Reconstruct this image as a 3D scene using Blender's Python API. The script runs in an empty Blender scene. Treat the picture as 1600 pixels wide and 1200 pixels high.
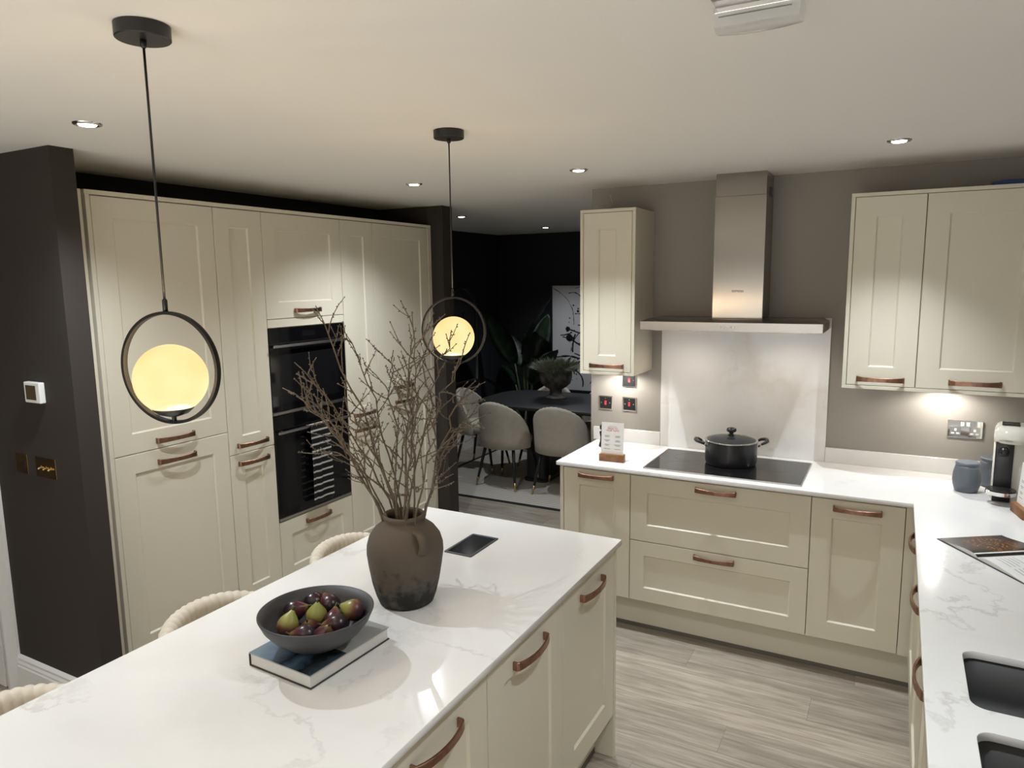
import bpy, bmesh, math, random
from mathutils import Vector, Matrix
random.seed(7)
C = bpy.context.scene.collection
PI = math.pi

# ------------------------------------------------------------------ camera, world, exposure
cam_d = bpy.data.cameras.new('camera'); cam = bpy.data.objects.new('camera', cam_d); C.objects.link(cam)
yaw, pitch, roll, F = 0.4972, -0.1450, -0.0126, 1111.67
fwd = Vector((-math.sin(yaw)*math.cos(pitch), math.cos(yaw)*math.cos(pitch), math.sin(pitch)))
rt = Vector((math.cos(yaw), math.sin(yaw), 0)); up = rt.cross(fwd)
r2 = rt*math.cos(roll)+up*math.sin(roll); u2 = -rt*math.sin(roll)+up*math.cos(roll)
m = Matrix((r2, u2, -fwd)).transposed().to_4x4(); m.translation = (0, 0, 1.8748)
cam.matrix_world = m
cam_d.sensor_fit = 'HORIZONTAL'; cam_d.sensor_width = 36; cam_d.lens = F*36/1600; cam_d.clip_start = .02
S = bpy.context.scene; S.camera = cam
wd = bpy.data.worlds.new('world'); S.world = wd; wd.use_nodes = True
wd.node_tree.nodes['Background'].inputs[0].default_value = (.01, .012, .016, 1)
wd.node_tree.nodes['Background'].inputs[1].default_value = .3
S.view_settings.view_transform = 'Standard'; S.view_settings.look = 'None'
S.view_settings.exposure = 0.88; S.view_settings.gamma = 1; S.view_settings.use_curve_mapping = False
S.cycles.diffuse_bounces = 8
P_SPOT, P_DINE, P_PEND, P_UNDER, P_REAR_FILL, P_HOOD = 38, 24, 6.5, 4.0, 210, 2.4
SPOT_COL = (.90, .97, 1.03)

# ------------------------------------------------------------------ materials
def lin(c): return tuple((v/12.92 if v <= .04045 else ((v+.055)/1.055)**2.4) for v in [x/255 for x in c])
def newmat(name):
    mt = bpy.data.materials.new(name); mt.use_nodes = True
    return mt, mt.node_tree.nodes, mt.node_tree.links, mt.node_tree.nodes['Principled BSDF']
def M(name, col, rough=.5, metal=0, bump=0, bscale=200, var=0, vscale=6, spec=.5, aniso=0, arot=0, coat=0):
    mt, N, L, b = newmat(name)
    b.inputs['Base Color'].default_value = (*col, 1); b.inputs['Roughness'].default_value = rough
    b.inputs['Metallic'].default_value = metal; b.inputs['Specular IOR Level'].default_value = spec
    b.inputs['Coat Weight'].default_value = coat
    if aniso:
        b.inputs['Anisotropic'].default_value = aniso; b.inputs['Anisotropic Rotation'].default_value = arot
    tc = N.new('ShaderNodeTexCoord')
    if var:
        n = N.new('ShaderNodeTexNoise'); n.inputs['Scale'].default_value = vscale; n.inputs['Detail'].default_value = 5
        L.new(tc.outputs['Object'], n.inputs['Vector'])
        r = N.new('ShaderNodeValToRGB'); r.color_ramp.elements[0].position = .3; r.color_ramp.elements[1].position = .7
        r.color_ramp.elements[0].color = (*[c*(1-var) for c in col], 1); r.color_ramp.elements[1].color = (*[min(1, c*(1+var)) for c in col], 1)
        L.new(n.outputs['Fac'], r.inputs['Fac']); L.new(r.outputs['Color'], b.inputs['Base Color'])
    if bump:
        n = N.new('ShaderNodeTexNoise'); n.inputs['Scale'].default_value = bscale; n.inputs['Detail'].default_value = 3
        L.new(tc.outputs['Object'], n.inputs['Vector'])
        bp = N.new('ShaderNodeBump'); bp.inputs['Strength'].default_value = bump; bp.inputs['Distance'].default_value = .002
        L.new(n.outputs['Fac'], bp.inputs['Height']); L.new(bp.outputs['Normal'], b.inputs['Normal'])
    return mt
def emis(name, col, st):
    mt, N, L, b = newmat(name); N.remove(b)
    e = N.new('ShaderNodeEmission'); e.inputs[0].default_value = (*col, 1); e.inputs[1].default_value = st
    L.new(e.outputs[0], N['Material Output'].inputs['Surface']); return mt

cream = M('cream_paint', (.63, .59, .485), .42, bump=.04, bscale=500)
carc = M('carcass_shadow_gap', (.30, .285, .235), .6)
ceil_m = M('ceiling_white', (.80, .78, .745), .9, bump=.03, bscale=120)
taupe = M('taupe_wall_paint', (.30, .278, .25), .85, bump=.03, bscale=150)
charc = M('charcoal_wall_paint', (.029, .0228, .0188), .85, bump=.03, bscale=150)
navy = M('black_navy_wall_paint', (.012, .013, .017), .8, bump=.03, bscale=150)
white = M('white_gloss_trim', (.72, .71, .69), .35)
whitep = M('white_plastic', (.8, .8, .78), .35)
black = M('black_satin_metal', (.012, .012, .013), .42)
ringm = M('black_ring_enamel', (.006, .006, .006), .5, spec=.25)
blackp = M('black_plastic', (.015, .015, .016), .3)
glassb = M('black_oven_glass', (.004, .004, .005), .04, spec=.6)
hobg = M('black_hob_glass', (.008, .008, .009), .06, spec=.6)
steel = M('brushed_steel', (.36, .335, .31), .25, 1, aniso=.92, arot=0.0)
steelf = M('plain_steel', (.45, .44, .43), .3, 1)
chrome = M('chrome', (.75, .74, .72), .06, 1)
brass = M('polished_brass', (.75, .56, .30), .12, 1)
brassd = M('brushed_brass', (.55, .38, .16), .3, 1)
copper = M('antique_copper', (.30, .165, .115), .36, 1, bump=.08, bscale=300, var=.25, vscale=30)
sinkm = M('grey_granite_sink', (.05, .05, .05), .5, bump=.05, bscale=600)
fabric = M('cream_boucle_fabric', (.60, .54, .45), .95, bump=.25, bscale=500, var=.06, vscale=60)
fabricd = M('oatmeal_velvet', (.45, .41, .34), .9, bump=.15, bscale=600, var=.06, vscale=20)
blackw = M('black_stained_wood', (.012, .012, .013), .5, bump=.15, bscale=60)
woodb = M('walnut_block', (.23, .10, .035), .5, var=.3, vscale=25)
potm = M('black_enamel', (.010, .010, .012), .28)
bowlm = M('matt_slate_ceramic', (.042, .042, .048), .5, bump=.05, bscale=200)
ribm = M('blue_grey_stoneware', (.115, .132, .158), .45)
paper = M('paper_white', (.72, .71, .69), .7)
red = M('red_ink', (.55, .04, .05), .6)
grey_ink = M('grey_ink', (.22, .22, .22), .7)
redled = emis('red_neon', (1, .05, .08), .7)
greyc = M('grey_book_cloth', (.33, .33, .32), .6)
darkc = M('dark_book_board', (.035, .033, .034), .5)
twig = M('dry_twig_bark', (.125, .098, .072), .85, bump=.4, bscale=150, var=.3, vscale=40)
leafm = M('dark_green_leaf', (.014, .034, .015), .4, var=.35, vscale=12)
stalkm = M('leaf_stalk', (.055, .085, .03), .5)
mossm = M('feathery_green', (.165, .18, .115), .8, var=.4, vscale=40)
soil = M('potting_soil', (.02, .015, .01), .95)
urnm = M('mottled_pewter_urn', (.085, .078, .07), .55, bump=.3, bscale=40, var=.75, vscale=14)
mirrm = M('mirror_silver', (.75, .75, .75), .02, 1)
grey_pop = M('graphite_metal', (.09, .095, .10), .38, .8)
bluepl = M('blue_plastic', (.03, .06, .22), .5)
wirem = M('grey_cable_sheath', (.35, .33, .30), .6)
sealm = M('dark_seal_strip', (.13, .122, .10), .45)
creampl = M('cream_gloss_plastic', (.70, .68, .60), .16, coat=.4)
dimlens = M('frosted_lens', (.62, .62, .60), .25, coat=.5)

def quartz(name='white_quartz_veined', broad=.17):
    mt, N, L, b = newmat(name); b.inputs['Roughness'].default_value = .14
    tc = N.new('ShaderNodeTexCoord')
    d = N.new('ShaderNodeTexNoise'); d.inputs['Scale'].default_value = 2.2; d.inputs['Detail'].default_value = 6; d.inputs['Roughness'].default_value = .6
    L.new(tc.outputs['Object'], d.inputs['Vector'])
    mix = N.new('ShaderNodeMixRGB'); mix.blend_type = 'ADD'; mix.inputs[0].default_value = .55
    L.new(tc.outputs['Object'], mix.inputs[1]); L.new(d.outputs['Color'], mix.inputs[2])
    def vein(scale, width, detail):
        n = N.new('ShaderNodeTexNoise'); n.inputs['Scale'].default_value = scale; n.inputs['Detail'].default_value = detail; n.inputs['Roughness'].default_value = .55
        L.new(mix.outputs[0], n.inputs['Vector'])
        s = N.new('ShaderNodeMath'); s.operation = 'SUBTRACT'; s.inputs[1].default_value = .5; L.new(n.outputs['Fac'], s.inputs[0])
        a = N.new('ShaderNodeMath'); a.operation = 'ABSOLUTE'; L.new(s.outputs[0], a.inputs[0])
        mr = N.new('ShaderNodeMapRange'); mr.inputs['From Min'].default_value = 0; mr.inputs['From Max'].default_value = width
        mr.inputs['To Min'].default_value = 1; mr.inputs['To Max'].default_value = 0; L.new(a.outputs[0], mr.inputs['Value']); return mr.outputs[0]
    v1 = vein(1.1, .012, 7); v2 = vein(.75, .06, 4)
    msk = N.new('ShaderNodeTexNoise'); msk.inputs['Scale'].default_value = 1.6; L.new(tc.outputs['Object'], msk.inputs['Vector'])
    mk = N.new('ShaderNodeMapRange'); mk.inputs['From Min'].default_value = .42; mk.inputs['From Max'].default_value = .62; L.new(msk.outputs['Fac'], mk.inputs['Value'])
    mu = N.new('ShaderNodeMath'); mu.operation = 'MULTIPLY'; L.new(v1, mu.inputs[0]); L.new(mk.outputs[0], mu.inputs[1])
    mu2 = N.new('ShaderNodeMath'); mu2.operation = 'MULTIPLY'; mu2.inputs[1].default_value = .36; L.new(mu.outputs[0], mu2.inputs[0])
    mu3 = N.new('ShaderNodeMath'); mu3.operation = 'MULTIPLY'; mu3.inputs[1].default_value = broad; L.new(v2, mu3.inputs[0])
    c1 = N.new('ShaderNodeMixRGB'); c1.inputs[1].default_value = (.76, .757, .75, 1); c1.inputs[2].default_value = (.60, .55, .49, 1); L.new(mu3.outputs[0], c1.inputs[0])
    c2 = N.new('ShaderNodeMixRGB'); c2.inputs[2].default_value = (.34, .31, .28, 1); L.new(c1.outputs[0], c2.inputs[1]); L.new(mu2.outputs[0], c2.inputs[0])
    L.new(c2.outputs[0], b.inputs['Base Color']); return mt
qz = quartz(); qzs = quartz('splashback_quartz_bold_veins', .5)

def oak():
    mt, N, L, b = newmat('limed_oak_plank'); b.inputs['Roughness'].default_value = .42
    tc = N.new('ShaderNodeTexCoord'); oi = N.new('ShaderNodeObjectInfo')
    sh = N.new('ShaderNodeVectorMath'); sh.operation = 'SCALE'; sh.inputs['Scale'].default_value = 37
    cx = N.new('ShaderNodeCombineXYZ')
    for i in range(3): L.new(oi.outputs['Random'], cx.inputs[i])
    L.new(cx.outputs[0], sh.inputs[0])
    ad = N.new('ShaderNodeVectorMath'); L.new(tc.outputs['Object'], ad.inputs[0]); L.new(sh.outputs[0], ad.inputs[1])
    mp = N.new('ShaderNodeMapping'); mp.inputs['Scale'].default_value = (1.3, 16, 1); L.new(ad.outputs[0], mp.inputs['Vector'])
    n = N.new('ShaderNodeTexNoise'); n.inputs['Scale'].default_value = 2.6; n.inputs['Detail'].default_value = 8; n.inputs['Distortion'].default_value = .8; L.new(mp.outputs[0], n.inputs['Vector'])
    mp2 = N.new('ShaderNodeMapping'); mp2.inputs['Scale'].default_value = (3, 90, 1); L.new(ad.outputs[0], mp2.inputs['Vector'])
    n2 = N.new('ShaderNodeTexNoise'); n2.inputs['Scale'].default_value = 3; n2.inputs['Detail'].default_value = 4; L.new(mp2.outputs[0], n2.inputs['Vector'])
    mx = N.new('ShaderNodeMath'); mx.operation = 'MULTIPLY_ADD'; mx.inputs[1].default_value = .35; L.new(n2.outputs['Fac'], mx.inputs[0]); 
    mm = N.new('ShaderNodeMath'); mm.operation = 'MULTIPLY'; mm.inputs[1].default_value = .65; L.new(n.outputs['Fac'], mm.inputs[0]); L.new(mm.outputs[0], mx.inputs[2])
    r = N.new('ShaderNodeValToRGB'); e = r.color_ramp.elements; e[0].position = .33; e[1].position = .66
    e[0].color = (.20, .168, .132, 1); e[1].color = (.42, .365, .30, 1); x = e.new(.5); x.color = (.31, .266, .213, 1)
    L.new(mx.outputs[0], r.inputs['Fac'])
    hs = N.new('ShaderNodeHueSaturation'); vr = N.new('ShaderNodeMapRange'); vr.inputs['To Min'].default_value = .82; vr.inputs['To Max'].default_value = 1.15
    L.new(oi.outputs['Random'], vr.inputs['Value']); L.new(vr.outputs[0], hs.inputs['Value']); L.new(r.outputs['Color'], hs.inputs['Color'])
    L.new(hs.outputs[0], b.inputs['Base Color'])
    bp = N.new('ShaderNodeBump'); bp.inputs['Strength'].default_value = .12; bp.inputs['Distance'].default_value = .002; L.new(mx.outputs[0], bp.inputs['Height']); L.new(bp.outputs[0], b.inputs['Normal'])
    return mt
oakm = oak()

def ramp_mat(name, axis, stops, rough=.5, noise=0, nscale=10, scale=1, offset=0, wave=None):
    """colour ramp along an object axis (0..1 after scale/offset), perturbed by noise"""
    mt, N, L, b = newmat(name); b.inputs['Roughness'].default_value = rough
    tc = N.new('ShaderNodeTexCoord'); sp = N.new('ShaderNodeSeparateXYZ'); L.new(tc.outputs['Object'], sp.inputs[0])
    ma = N.new('ShaderNodeMath'); ma.operation = 'MULTIPLY_ADD'; ma.inputs[1].default_value = scale; ma.inputs[2].default_value = offset; L.new(sp.outputs[axis], ma.inputs[0]); src = ma.outputs[0]
    if noise:
        n = N.new('ShaderNodeTexNoise'); n.inputs['Scale'].default_value = nscale; n.inputs['Detail'].default_value = 6
        L.new(tc.outputs['Object'], n.inputs['Vector'])
        s = N.new('ShaderNodeMath'); s.operation = 'MULTIPLY_ADD'; s.inputs[1].default_value = noise; L.new(n.outputs['Fac'], s.inputs[0]); L.new(src, s.inputs[2])
        o = N.new('ShaderNodeMath'); o.operation = 'SUBTRACT'; o.inputs[1].default_value = noise*.5; L.new(s.outputs[0], o.inputs[0]); src = o.outputs[0]
    if wave == 'frac':
        f = N.new('ShaderNodeMath'); f.operation = 'FRACT'; L.new(src, f.inputs[0]); src = f.outputs[0]
    r = N.new('ShaderNodeValToRGB'); e = r.color_ramp.elements
    e[0].position, e[0].color = stops[0][0], (*stops[0][1], 1); e[1].position, e[1].color = stops[-1][0], (*stops[-1][1], 1)
    for p, c in stops[1:-1]: x = e.new(p); x.color = (*c, 1)
    if wave: r.color_ramp.interpolation = 'CONSTANT'
    L.new(src, r.inputs['Fac']); L.new(r.outputs['Color'], b.inputs['Base Color']); return mt
vasem = ramp_mat('rustic_brown_clay', 2, [(.0, (.014, .013, .012)), (.16, (.020, .018, .017)), (.25, (.055, .049, .043)), (.40, (.10, .079, .060)), (1, (.098, .074, .053))], .85, 1.0, 32, 3.3, .05)
figm = ramp_mat('fig_skin', 2, [(.1, (.014, .007, .014)), (.5, (.035, .009, .018)), (.78, (.10, .018, .025)), (.98, (.20, .17, .04))], .28, .5, 22, 15, .38)
figg = ramp_mat('green_fig_skin', 2, [(.1, (.05, .02, .03)), (.35, (.15, .05, .03)), (.6, (.25, .24, .06)), (.95, (.30, .34, .09))], .35, .4, 22, 15, .42)
towelm = ramp_mat('striped_towel', 2, [(0, (.010, .010, .012)), (.64, (.68, .67, .64)), (.9, (.010, .010, .012)), (1, (.010, .010, .012))], .9, 0, 1, 25, 0, 'frac')
rugm = ramp_mat('striped_flatweave', 1, [(0, (.50, .46, .40)), (.82, (.27, .25, .22)), (1, (.50, .46, .40))], .95, 0, 1, 22, 0, 'frac')
photom = ramp_mat('cover_photo', 0, [(0, (.20, .27, .34)), (.3, (.08, .14, .22)), (.42, (.02, .025, .03)), (.6, (.10, .17, .26)), (.75, (.012, .014, .016)), (1, (.05, .08, .10))], .25, .8, 9, 4, .4)
def foodm():
    mt, N, L, b = newmat('food_photo'); b.inputs['Roughness'].default_value = .25
    tc = N.new('ShaderNodeTexCoord'); mp = N.new('ShaderNodeMapping'); mp.inputs['Location'].default_value = (.96, -1.24, 0); mp.inputs['Scale'].default_value = (9, 9, 0)
    L.new(tc.outputs['Object'], mp.inputs['Vector'])
    g = N.new('ShaderNodeVectorMath'); g.operation = 'LENGTH'; L.new(mp.outputs[0], g.inputs[0])
    n = N.new('ShaderNodeTexVoronoi'); n.inputs['Scale'].default_value = 90; L.new(tc.outputs['Object'], n.inputs['Vector'])
    r = N.new('ShaderNodeValToRGB'); e = r.color_ramp.elements; e[0].color = (.45, .26, .09, 1); e[1].position = .55; e[1].color = (.05, .022, .012, 1); x = e.new(.25); x.color = (.24, .10, .03, 1)
    L.new(n.outputs['Distance'], r.inputs['Fac'])
    mk = N.new('ShaderNodeMapRange'); mk.inputs['From Min'].default_value = .75; mk.inputs['From Max'].default_value = .85; L.new(g.outputs['Value'], mk.inputs['Value'])
    mx = N.new('ShaderNodeMixRGB'); mx.inputs[2].default_value = (.022, .018, .017, 1); L.new(mk.outputs[0], mx.inputs[0]); L.new(r.outputs['Color'], mx.inputs[1])
    L.new(mx.outputs[0], b.inputs['Base Color']); return mt
foodm = foodm()
def globe_mat():
    mt, N, L, b = newmat('opal_glass_globe'); N.remove(b)
    e = N.new('ShaderNodeEmission'); t = N.new('ShaderNodeBsdfTransparent'); t.inputs[0].default_value = (1, .93, .78, 1)
    tc = N.new('ShaderNodeTexCoord'); sp = N.new('ShaderNodeTexNoise'); sp.inputs['Scale'].default_value = 9; sp.inputs['Detail'].default_value = 1
    L.new(tc.outputs['Object'], sp.inputs['Vector'])
    r = N.new('ShaderNodeValToRGB'); r.color_ramp.elements[0].position = .35; r.color_ramp.elements[1].position = .68
    r.color_ramp.elements[0].color = (.98, .70, .30, 1); r.color_ramp.elements[1].color = (1.0, .86, .47, 1)
    L.new(sp.outputs['Fac'], r.inputs['Fac']); L.new(r.outputs[0], e.inputs[0]); e.inputs[1].default_value = .70
    mx = N.new('ShaderNodeMixShader'); mx.inputs[0].default_value = .35
    gl = N.new('ShaderNodeBsdfGlossy'); gl.inputs['Roughness'].default_value = .08; gl.inputs['Color'].default_value = (.8, .8, .8, 1)
    L.new(e.outputs[0], mx.inputs[1]); L.new(t.outputs[0], mx.inputs[2])
    m2 = N.new('ShaderNodeMixShader'); m2.inputs[0].default_value = 0; L.new(mx.outputs[0], m2.inputs[1]); L.new(gl.outputs[0], m2.inputs[2])
    L.new(m2.outputs[0], N['Material Output'].inputs['Surface']); return mt
globem = globe_mat()
lampm = emis('led_lens', (1, .97, .92), 9)
def glasslid():
    mt, N, L, b = newmat('tinted_glass_lid'); b.inputs['Base Color'].default_value = (.05, .055, .06, 1); b.inputs['Roughness'].default_value = .05
    b.inputs['Alpha'].default_value = .6; return mt
lidm = glasslid()

# ------------------------------------------------------------------ mesh helpers
def obj(name, bm, mat, parent=None, smooth=False, loc=None, rot=None):
    if isinstance(bm, bpy.types.Mesh): me = bm
    else:
        bmesh.ops.recalc_face_normals(bm, faces=bm.faces[:])
        me = bpy.data.meshes.new(name); bm.to_mesh(me); bm.free()
        if smooth:
            for p in me.polygons: p.use_smooth = True
            if smooth == 'auto':
                try: me.set_sharp_from_angle(angle=math.radians(40))
                except Exception: pass
        me.materials.append(mat)
    o = bpy.data.objects.new(name, me); C.objects.link(o)
    if parent: o.parent = parent
    if loc is not None: o.location = loc
    if rot is not None: o.rotation_euler = rot
    return o
def tag(o, label, cat, group=None):
    o['label'] = label; o['category'] = cat
    if group: o['group'] = group
    return o
def thing(name, label, cat, loc=(0, 0, 0), rz=0, group=None):
    o = bpy.data.objects.new(name, None); C.objects.link(o); o.location = loc; o.rotation_euler = (0, 0, rz); o.empty_display_size = .05
    return tag(o, label, cat, group)
def struct(name, bm, mat, smooth=False):
    o = obj(name, bm, mat, smooth=smooth); o['kind'] = 'structure'; return o
def dup(root, loc, rz, label=None):
    r = root.copy(); C.objects.link(r); r.location = loc; r.rotation_euler = (0, 0, rz)
    if label: r['label'] = label
    for ch in list(root.children):
        c = ch.copy(); C.objects.link(c); c.parent = r
        for g in list(ch.children):
            d = g.copy(); C.objects.link(d); d.parent = c
    return r
def box(x0, x1, y0, y1, z0, z1, bm=None, bev=0, seg=2):
    own = bm is None
    b = bmesh.new()
    vs = [b.verts.new((x, y, z)) for x in (x0, x1) for y in (y0, y1) for z in (z0, z1)]
    for f in ((0, 1, 3, 2), (4, 6, 7, 5), (0, 4, 5, 1), (2, 3, 7, 6), (0, 2, 6, 4), (1, 5, 7, 3)): b.faces.new([vs[i] for i in f])
    if bev: bmesh.ops.bevel(b, geom=b.edges[:], offset=bev, segments=seg, affect='EDGES', profile=.5)
    if own: return b
    me = bpy.data.meshes.new('t'); b.to_mesh(me); b.free(); bm.from_mesh(me); bpy.data.meshes.remove(me); return bm
def lathe(prof, n=40, bm=None, cap=True, c=(0, 0, 0)):
    bm = bm or bmesh.new(); rings = []
    for r, z in prof:
        if r < 1e-6: rings.append([bm.verts.new((c[0], c[1], c[2]+z))])
        else: rings.append([bm.verts.new((c[0]+r*math.cos(2*PI*i/n), c[1]+r*math.sin(2*PI*i/n), c[2]+z)) for i in range(n)])
    for a, b in zip(rings, rings[1:]):
        for i in range(n):
            j = (i+1) % n
            if len(a) == 1 and len(b) == 1: continue
            if len(a) == 1: bm.faces.new((a[0], b[i], b[j]))
            elif len(b) == 1: bm.faces.new((a[i], a[j], b[0]))
            else: bm.faces.new((a[i], a[j], b[j], b[i]))
    if cap:
        for rg in (rings[0], rings[-1]):
            if len(rg) > 1: bm.faces.new(rg)
    return bm
def tube(pts, rads, n=8, bm=None, cap=True):
    bm = bm or bmesh.new(); pts = [Vector(p) for p in pts]; rings = []
    if not isinstance(rads, (list, tuple)): rads = [rads]*len(pts)
    ref = None
    for i, p in enumerate(pts):
        t = (pts[min(i+1, len(pts)-1)]-pts[max(i-1, 0)]).normalized()
        if ref is None: ref = t.orthogonal().normalized()
        ref = (ref - t*ref.dot(t)).normalized(); b2 = t.cross(ref)
        rings.append([bm.verts.new(p+(ref*math.cos(2*PI*k/n)+b2*math.sin(2*PI*k/n))*rads[i]) for k in range(n)])
    for a, b in zip(rings, rings[1:]):
        for k in range(n): bm.faces.new((a[k], a[(k+1) % n], b[(k+1) % n], b[k]))
    if cap: bm.faces.new(rings[0][::-1]); bm.faces.new(rings[-1])
    return bm
def loops(rings, bm=None, cap0=True, cap1=True, closed=True):
    bm = bm or bmesh.new(); R = [[bm.verts.new(p) for p in r] for r in rings]; n = len(R[0])
    for a, b in zip(R, R[1:]):
        for k in range(n if closed else n-1): bm.faces.new((a[k], a[(k+1) % n], b[(k+1) % n], b[k]))
    if cap0: bm.faces.new(R[0][::-1])
    if cap1: bm.faces.new(R[-1])
    return bm
def rrect(x0, x1, y0, y1, r, n=6):
    pts = []
    for cx, cy, a0 in ((x1-r, y1-r, 0), (x0+r, y1-r, PI/2), (x0+r, y0+r, PI), (x1-r, y0+r, 1.5*PI)):
        for i in range(n+1): a = a0+PI/2*i/n; pts.append((cx+r*math.cos(a), cy+r*math.sin(a)))
    return pts
def slab2d(outlines, z0, z1, bev=0):
    """flat plate with holes: first outline outside, others holes"""
    cu = bpy.data.curves.new('c', 'CURVE'); cu.dimensions = '2D'; cu.fill_mode = 'BOTH'; cu.extrude = (z1-z0)/2-bev
    if bev: cu.bevel_depth = bev; cu.bevel_resolution = 1; cu.offset = -bev
    for o in outlines:
        s = cu.splines.new('POLY'); s.points.add(len(o)-1)
        for p, q in zip(s.points, o): p.co = (q[0], q[1], 0, 1)
        s.use_cyclic_u = True
    ob = bpy.data.objects.new('t', cu); C.objects.link(ob)
    dg = bpy.context.evaluated_depsgraph_get(); me = bpy.data.meshes.new_from_object(ob.evaluated_get(dg))
    bm = bmesh.new(); bm.from_mesh(me); bmesh.ops.translate(bm, verts=bm.verts[:], vec=(0, 0, (z0+z1)/2))
    bmesh.ops.remove_doubles(bm, verts=bm.verts[:], dist=1e-5)
    bpy.data.objects.remove(ob); bpy.data.curves.remove(cu); bpy.data.meshes.remove(me); return bm
def text_bm(s, size, depth=.0004, align='CENTER', space=1.0):
    cu = bpy.data.curves.new('t', 'FONT'); cu.body = s; cu.size = size; cu.align_x = align; cu.align_y = 'CENTER'; cu.extrude = depth; cu.resolution_u = 2; cu.space_character = space
    ob = bpy.data.objects.new('t', cu); C.objects.link(ob)
    dg = bpy.context.evaluated_depsgraph_get(); me = bpy.data.meshes.new_from_object(ob.evaluated_get(dg))
    bm = bmesh.new(); bm.from_mesh(me); bpy.data.objects.remove(ob); bpy.data.curves.remove(cu); bpy.data.meshes.remove(me); return bm
def xf(bm, mat): bmesh.ops.transform(bm, matrix=mat, verts=bm.verts[:]); return bm
UPRIGHT = Matrix.Rotation(PI/2, 4, 'X')       # text in XY -> standing, facing -Y

# ------------------------------------------------------------------ key dimensions
W, CE = .897, 2.40
YW = 4.039            # hob wall
XT = -2.981           # carcass front of tall run
XR = .72              # right wall

# ------------------------------------------------------------------ structure
floor = struct('floor', box(-4.3, 1.6, -3.2, 7.55, -.06, -.012), M('screed', (.08, .07, .06), .9))
PLW, PLL = .192, 1.24
mesh_cache = {}
row = 0; y = -3.1
while y < 7.45:
    y1 = min(y+PLW, 7.45); x = -4.2-[.05, .55, .9, .3, .75][row % 5]*PLL*.9
    while x < 1.5:
        xa, xb = max(x, -4.2), min(x+PLL, 1.5)
        if y < 4.0: xb = min(xb, .72)
        if xb-xa > .02 and not (y > 4.0 and xa > 0):
            key = (round(xb-xa, 3), round(y1-y, 3))
            if key not in mesh_cache:
                mesh_cache[key] = obj('plank', box(0, key[0]-.0004, 0, key[1]-.0004, -.012, 0, bev=.0008, seg=1), oakm, floor, loc=(xa, y, 0)).data
            else: obj('plank', mesh_cache[key], oakm, floor, loc=(xa, y, 0))
        x += PLL
    y += PLW; row += 1
struct('ceiling', box(-4.3, 1.6, -3.2, 7.55, CE, CE+.1), ceil_m)
struct('wall_back', box(-1.637, .84, YW, YW+.12, 0, CE), taupe)
struct('wall_right', box(XR, .84, -3.1, YW, 0, CE), taupe)
struct('wall_rear', box(-4.3, .84, -3.2, -3.1, 0, CE), ceil_m)
struct('wall_left', box(-4.3, -4.2, -3.1, 1.619, 0, CE), charc)
struct('wall_pillar', box(-4.3, -2.853, 1.619, 1.712, 0, CE), charc)
struct('wall_alcove', box(-3.5, -3.42, 1.712, 4.275, 0, CE), navy)
struct('wall_dining_front', box(-4.3, -2.862, 4.275, 4.40, 0, CE), charc)
struct('wall_dining_left', box(-4.3, -4.2, 4.40, 7.45, 0, CE), navy)
struct('wall_dining_back', box(-4.3, 1.6, 7.45, 7.55, 0, CE), navy)
struct('wall_dining_right', box(1.5, 1.6, 4.16, 7.45, 0, CE), navy)
struct('wall_dining_corner', box(.84, 1.6, 4.04, 4.16, 0, CE), navy)
def skirting(name, p0, p1, nrm, h=.19):
    (xa, ya), (xb, yb) = p0, p1; nx, ny = nrm
    prof = [(0, 0), (.018, 0), (.018, h*.72), (.014, h*.75), (.015, h*.80), (.010, h*.86), (.011, h*.92), (.005, h*.97), (0, h)]
    bm = loops([[(xa+nx*d, ya+ny*d, z) for d, z in prof], [(xb+nx*d, yb+ny*d, z) for d, z in prof]])
    struct(name, bm, white)
skirting('baseboard_left', (-3.49, 1.619), (-2.853, 1.619), (0, -1))
skirting('baseboard_pillar', (-2.853, 1.60), (-2.853, 1.712), (1, 0))
skirting('baseboard_dining_left', (-4.2, 4.40), (-4.2, 7.45), (1, 0), .22)
skirting('baseboard_dining_back', (-4.2, 7.45), (1.5, 7.45), (0, -1), .22)
# door with its architrave on the left wall face
def arch_prof(x0, x1):
    return [(x0, 0), (x0, .020), (x0+(x1-x0)*.25, .024), (x0+(x1-x0)*.45, .020), (x0+(x1-x0)*.8, .014), (x1, .012), (x1, 0)]
d1 = struct('door_1', box(-4.16, -3.60, 1.595, 1.617, .005, 1.98), white)
for xa, za, zb in ((-4.08, .2, .85), (-3.84, .2, .85), (-4.08, 1.0, 1.85), (-3.84, 1.0, 1.85)):
    obj('door_panel', box(xa, xa+.17, 1.589, 1.596, za, zb, bev=.004), white, d1)
bm = loops([[(x, 1.619-d, 0) for x, d in arch_prof(-3.59, -3.49)], [(x, 1.619-d, 2.05) for x, d in arch_prof(-3.59, -3.49)]])
struct('trim_1', bm, white)

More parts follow.
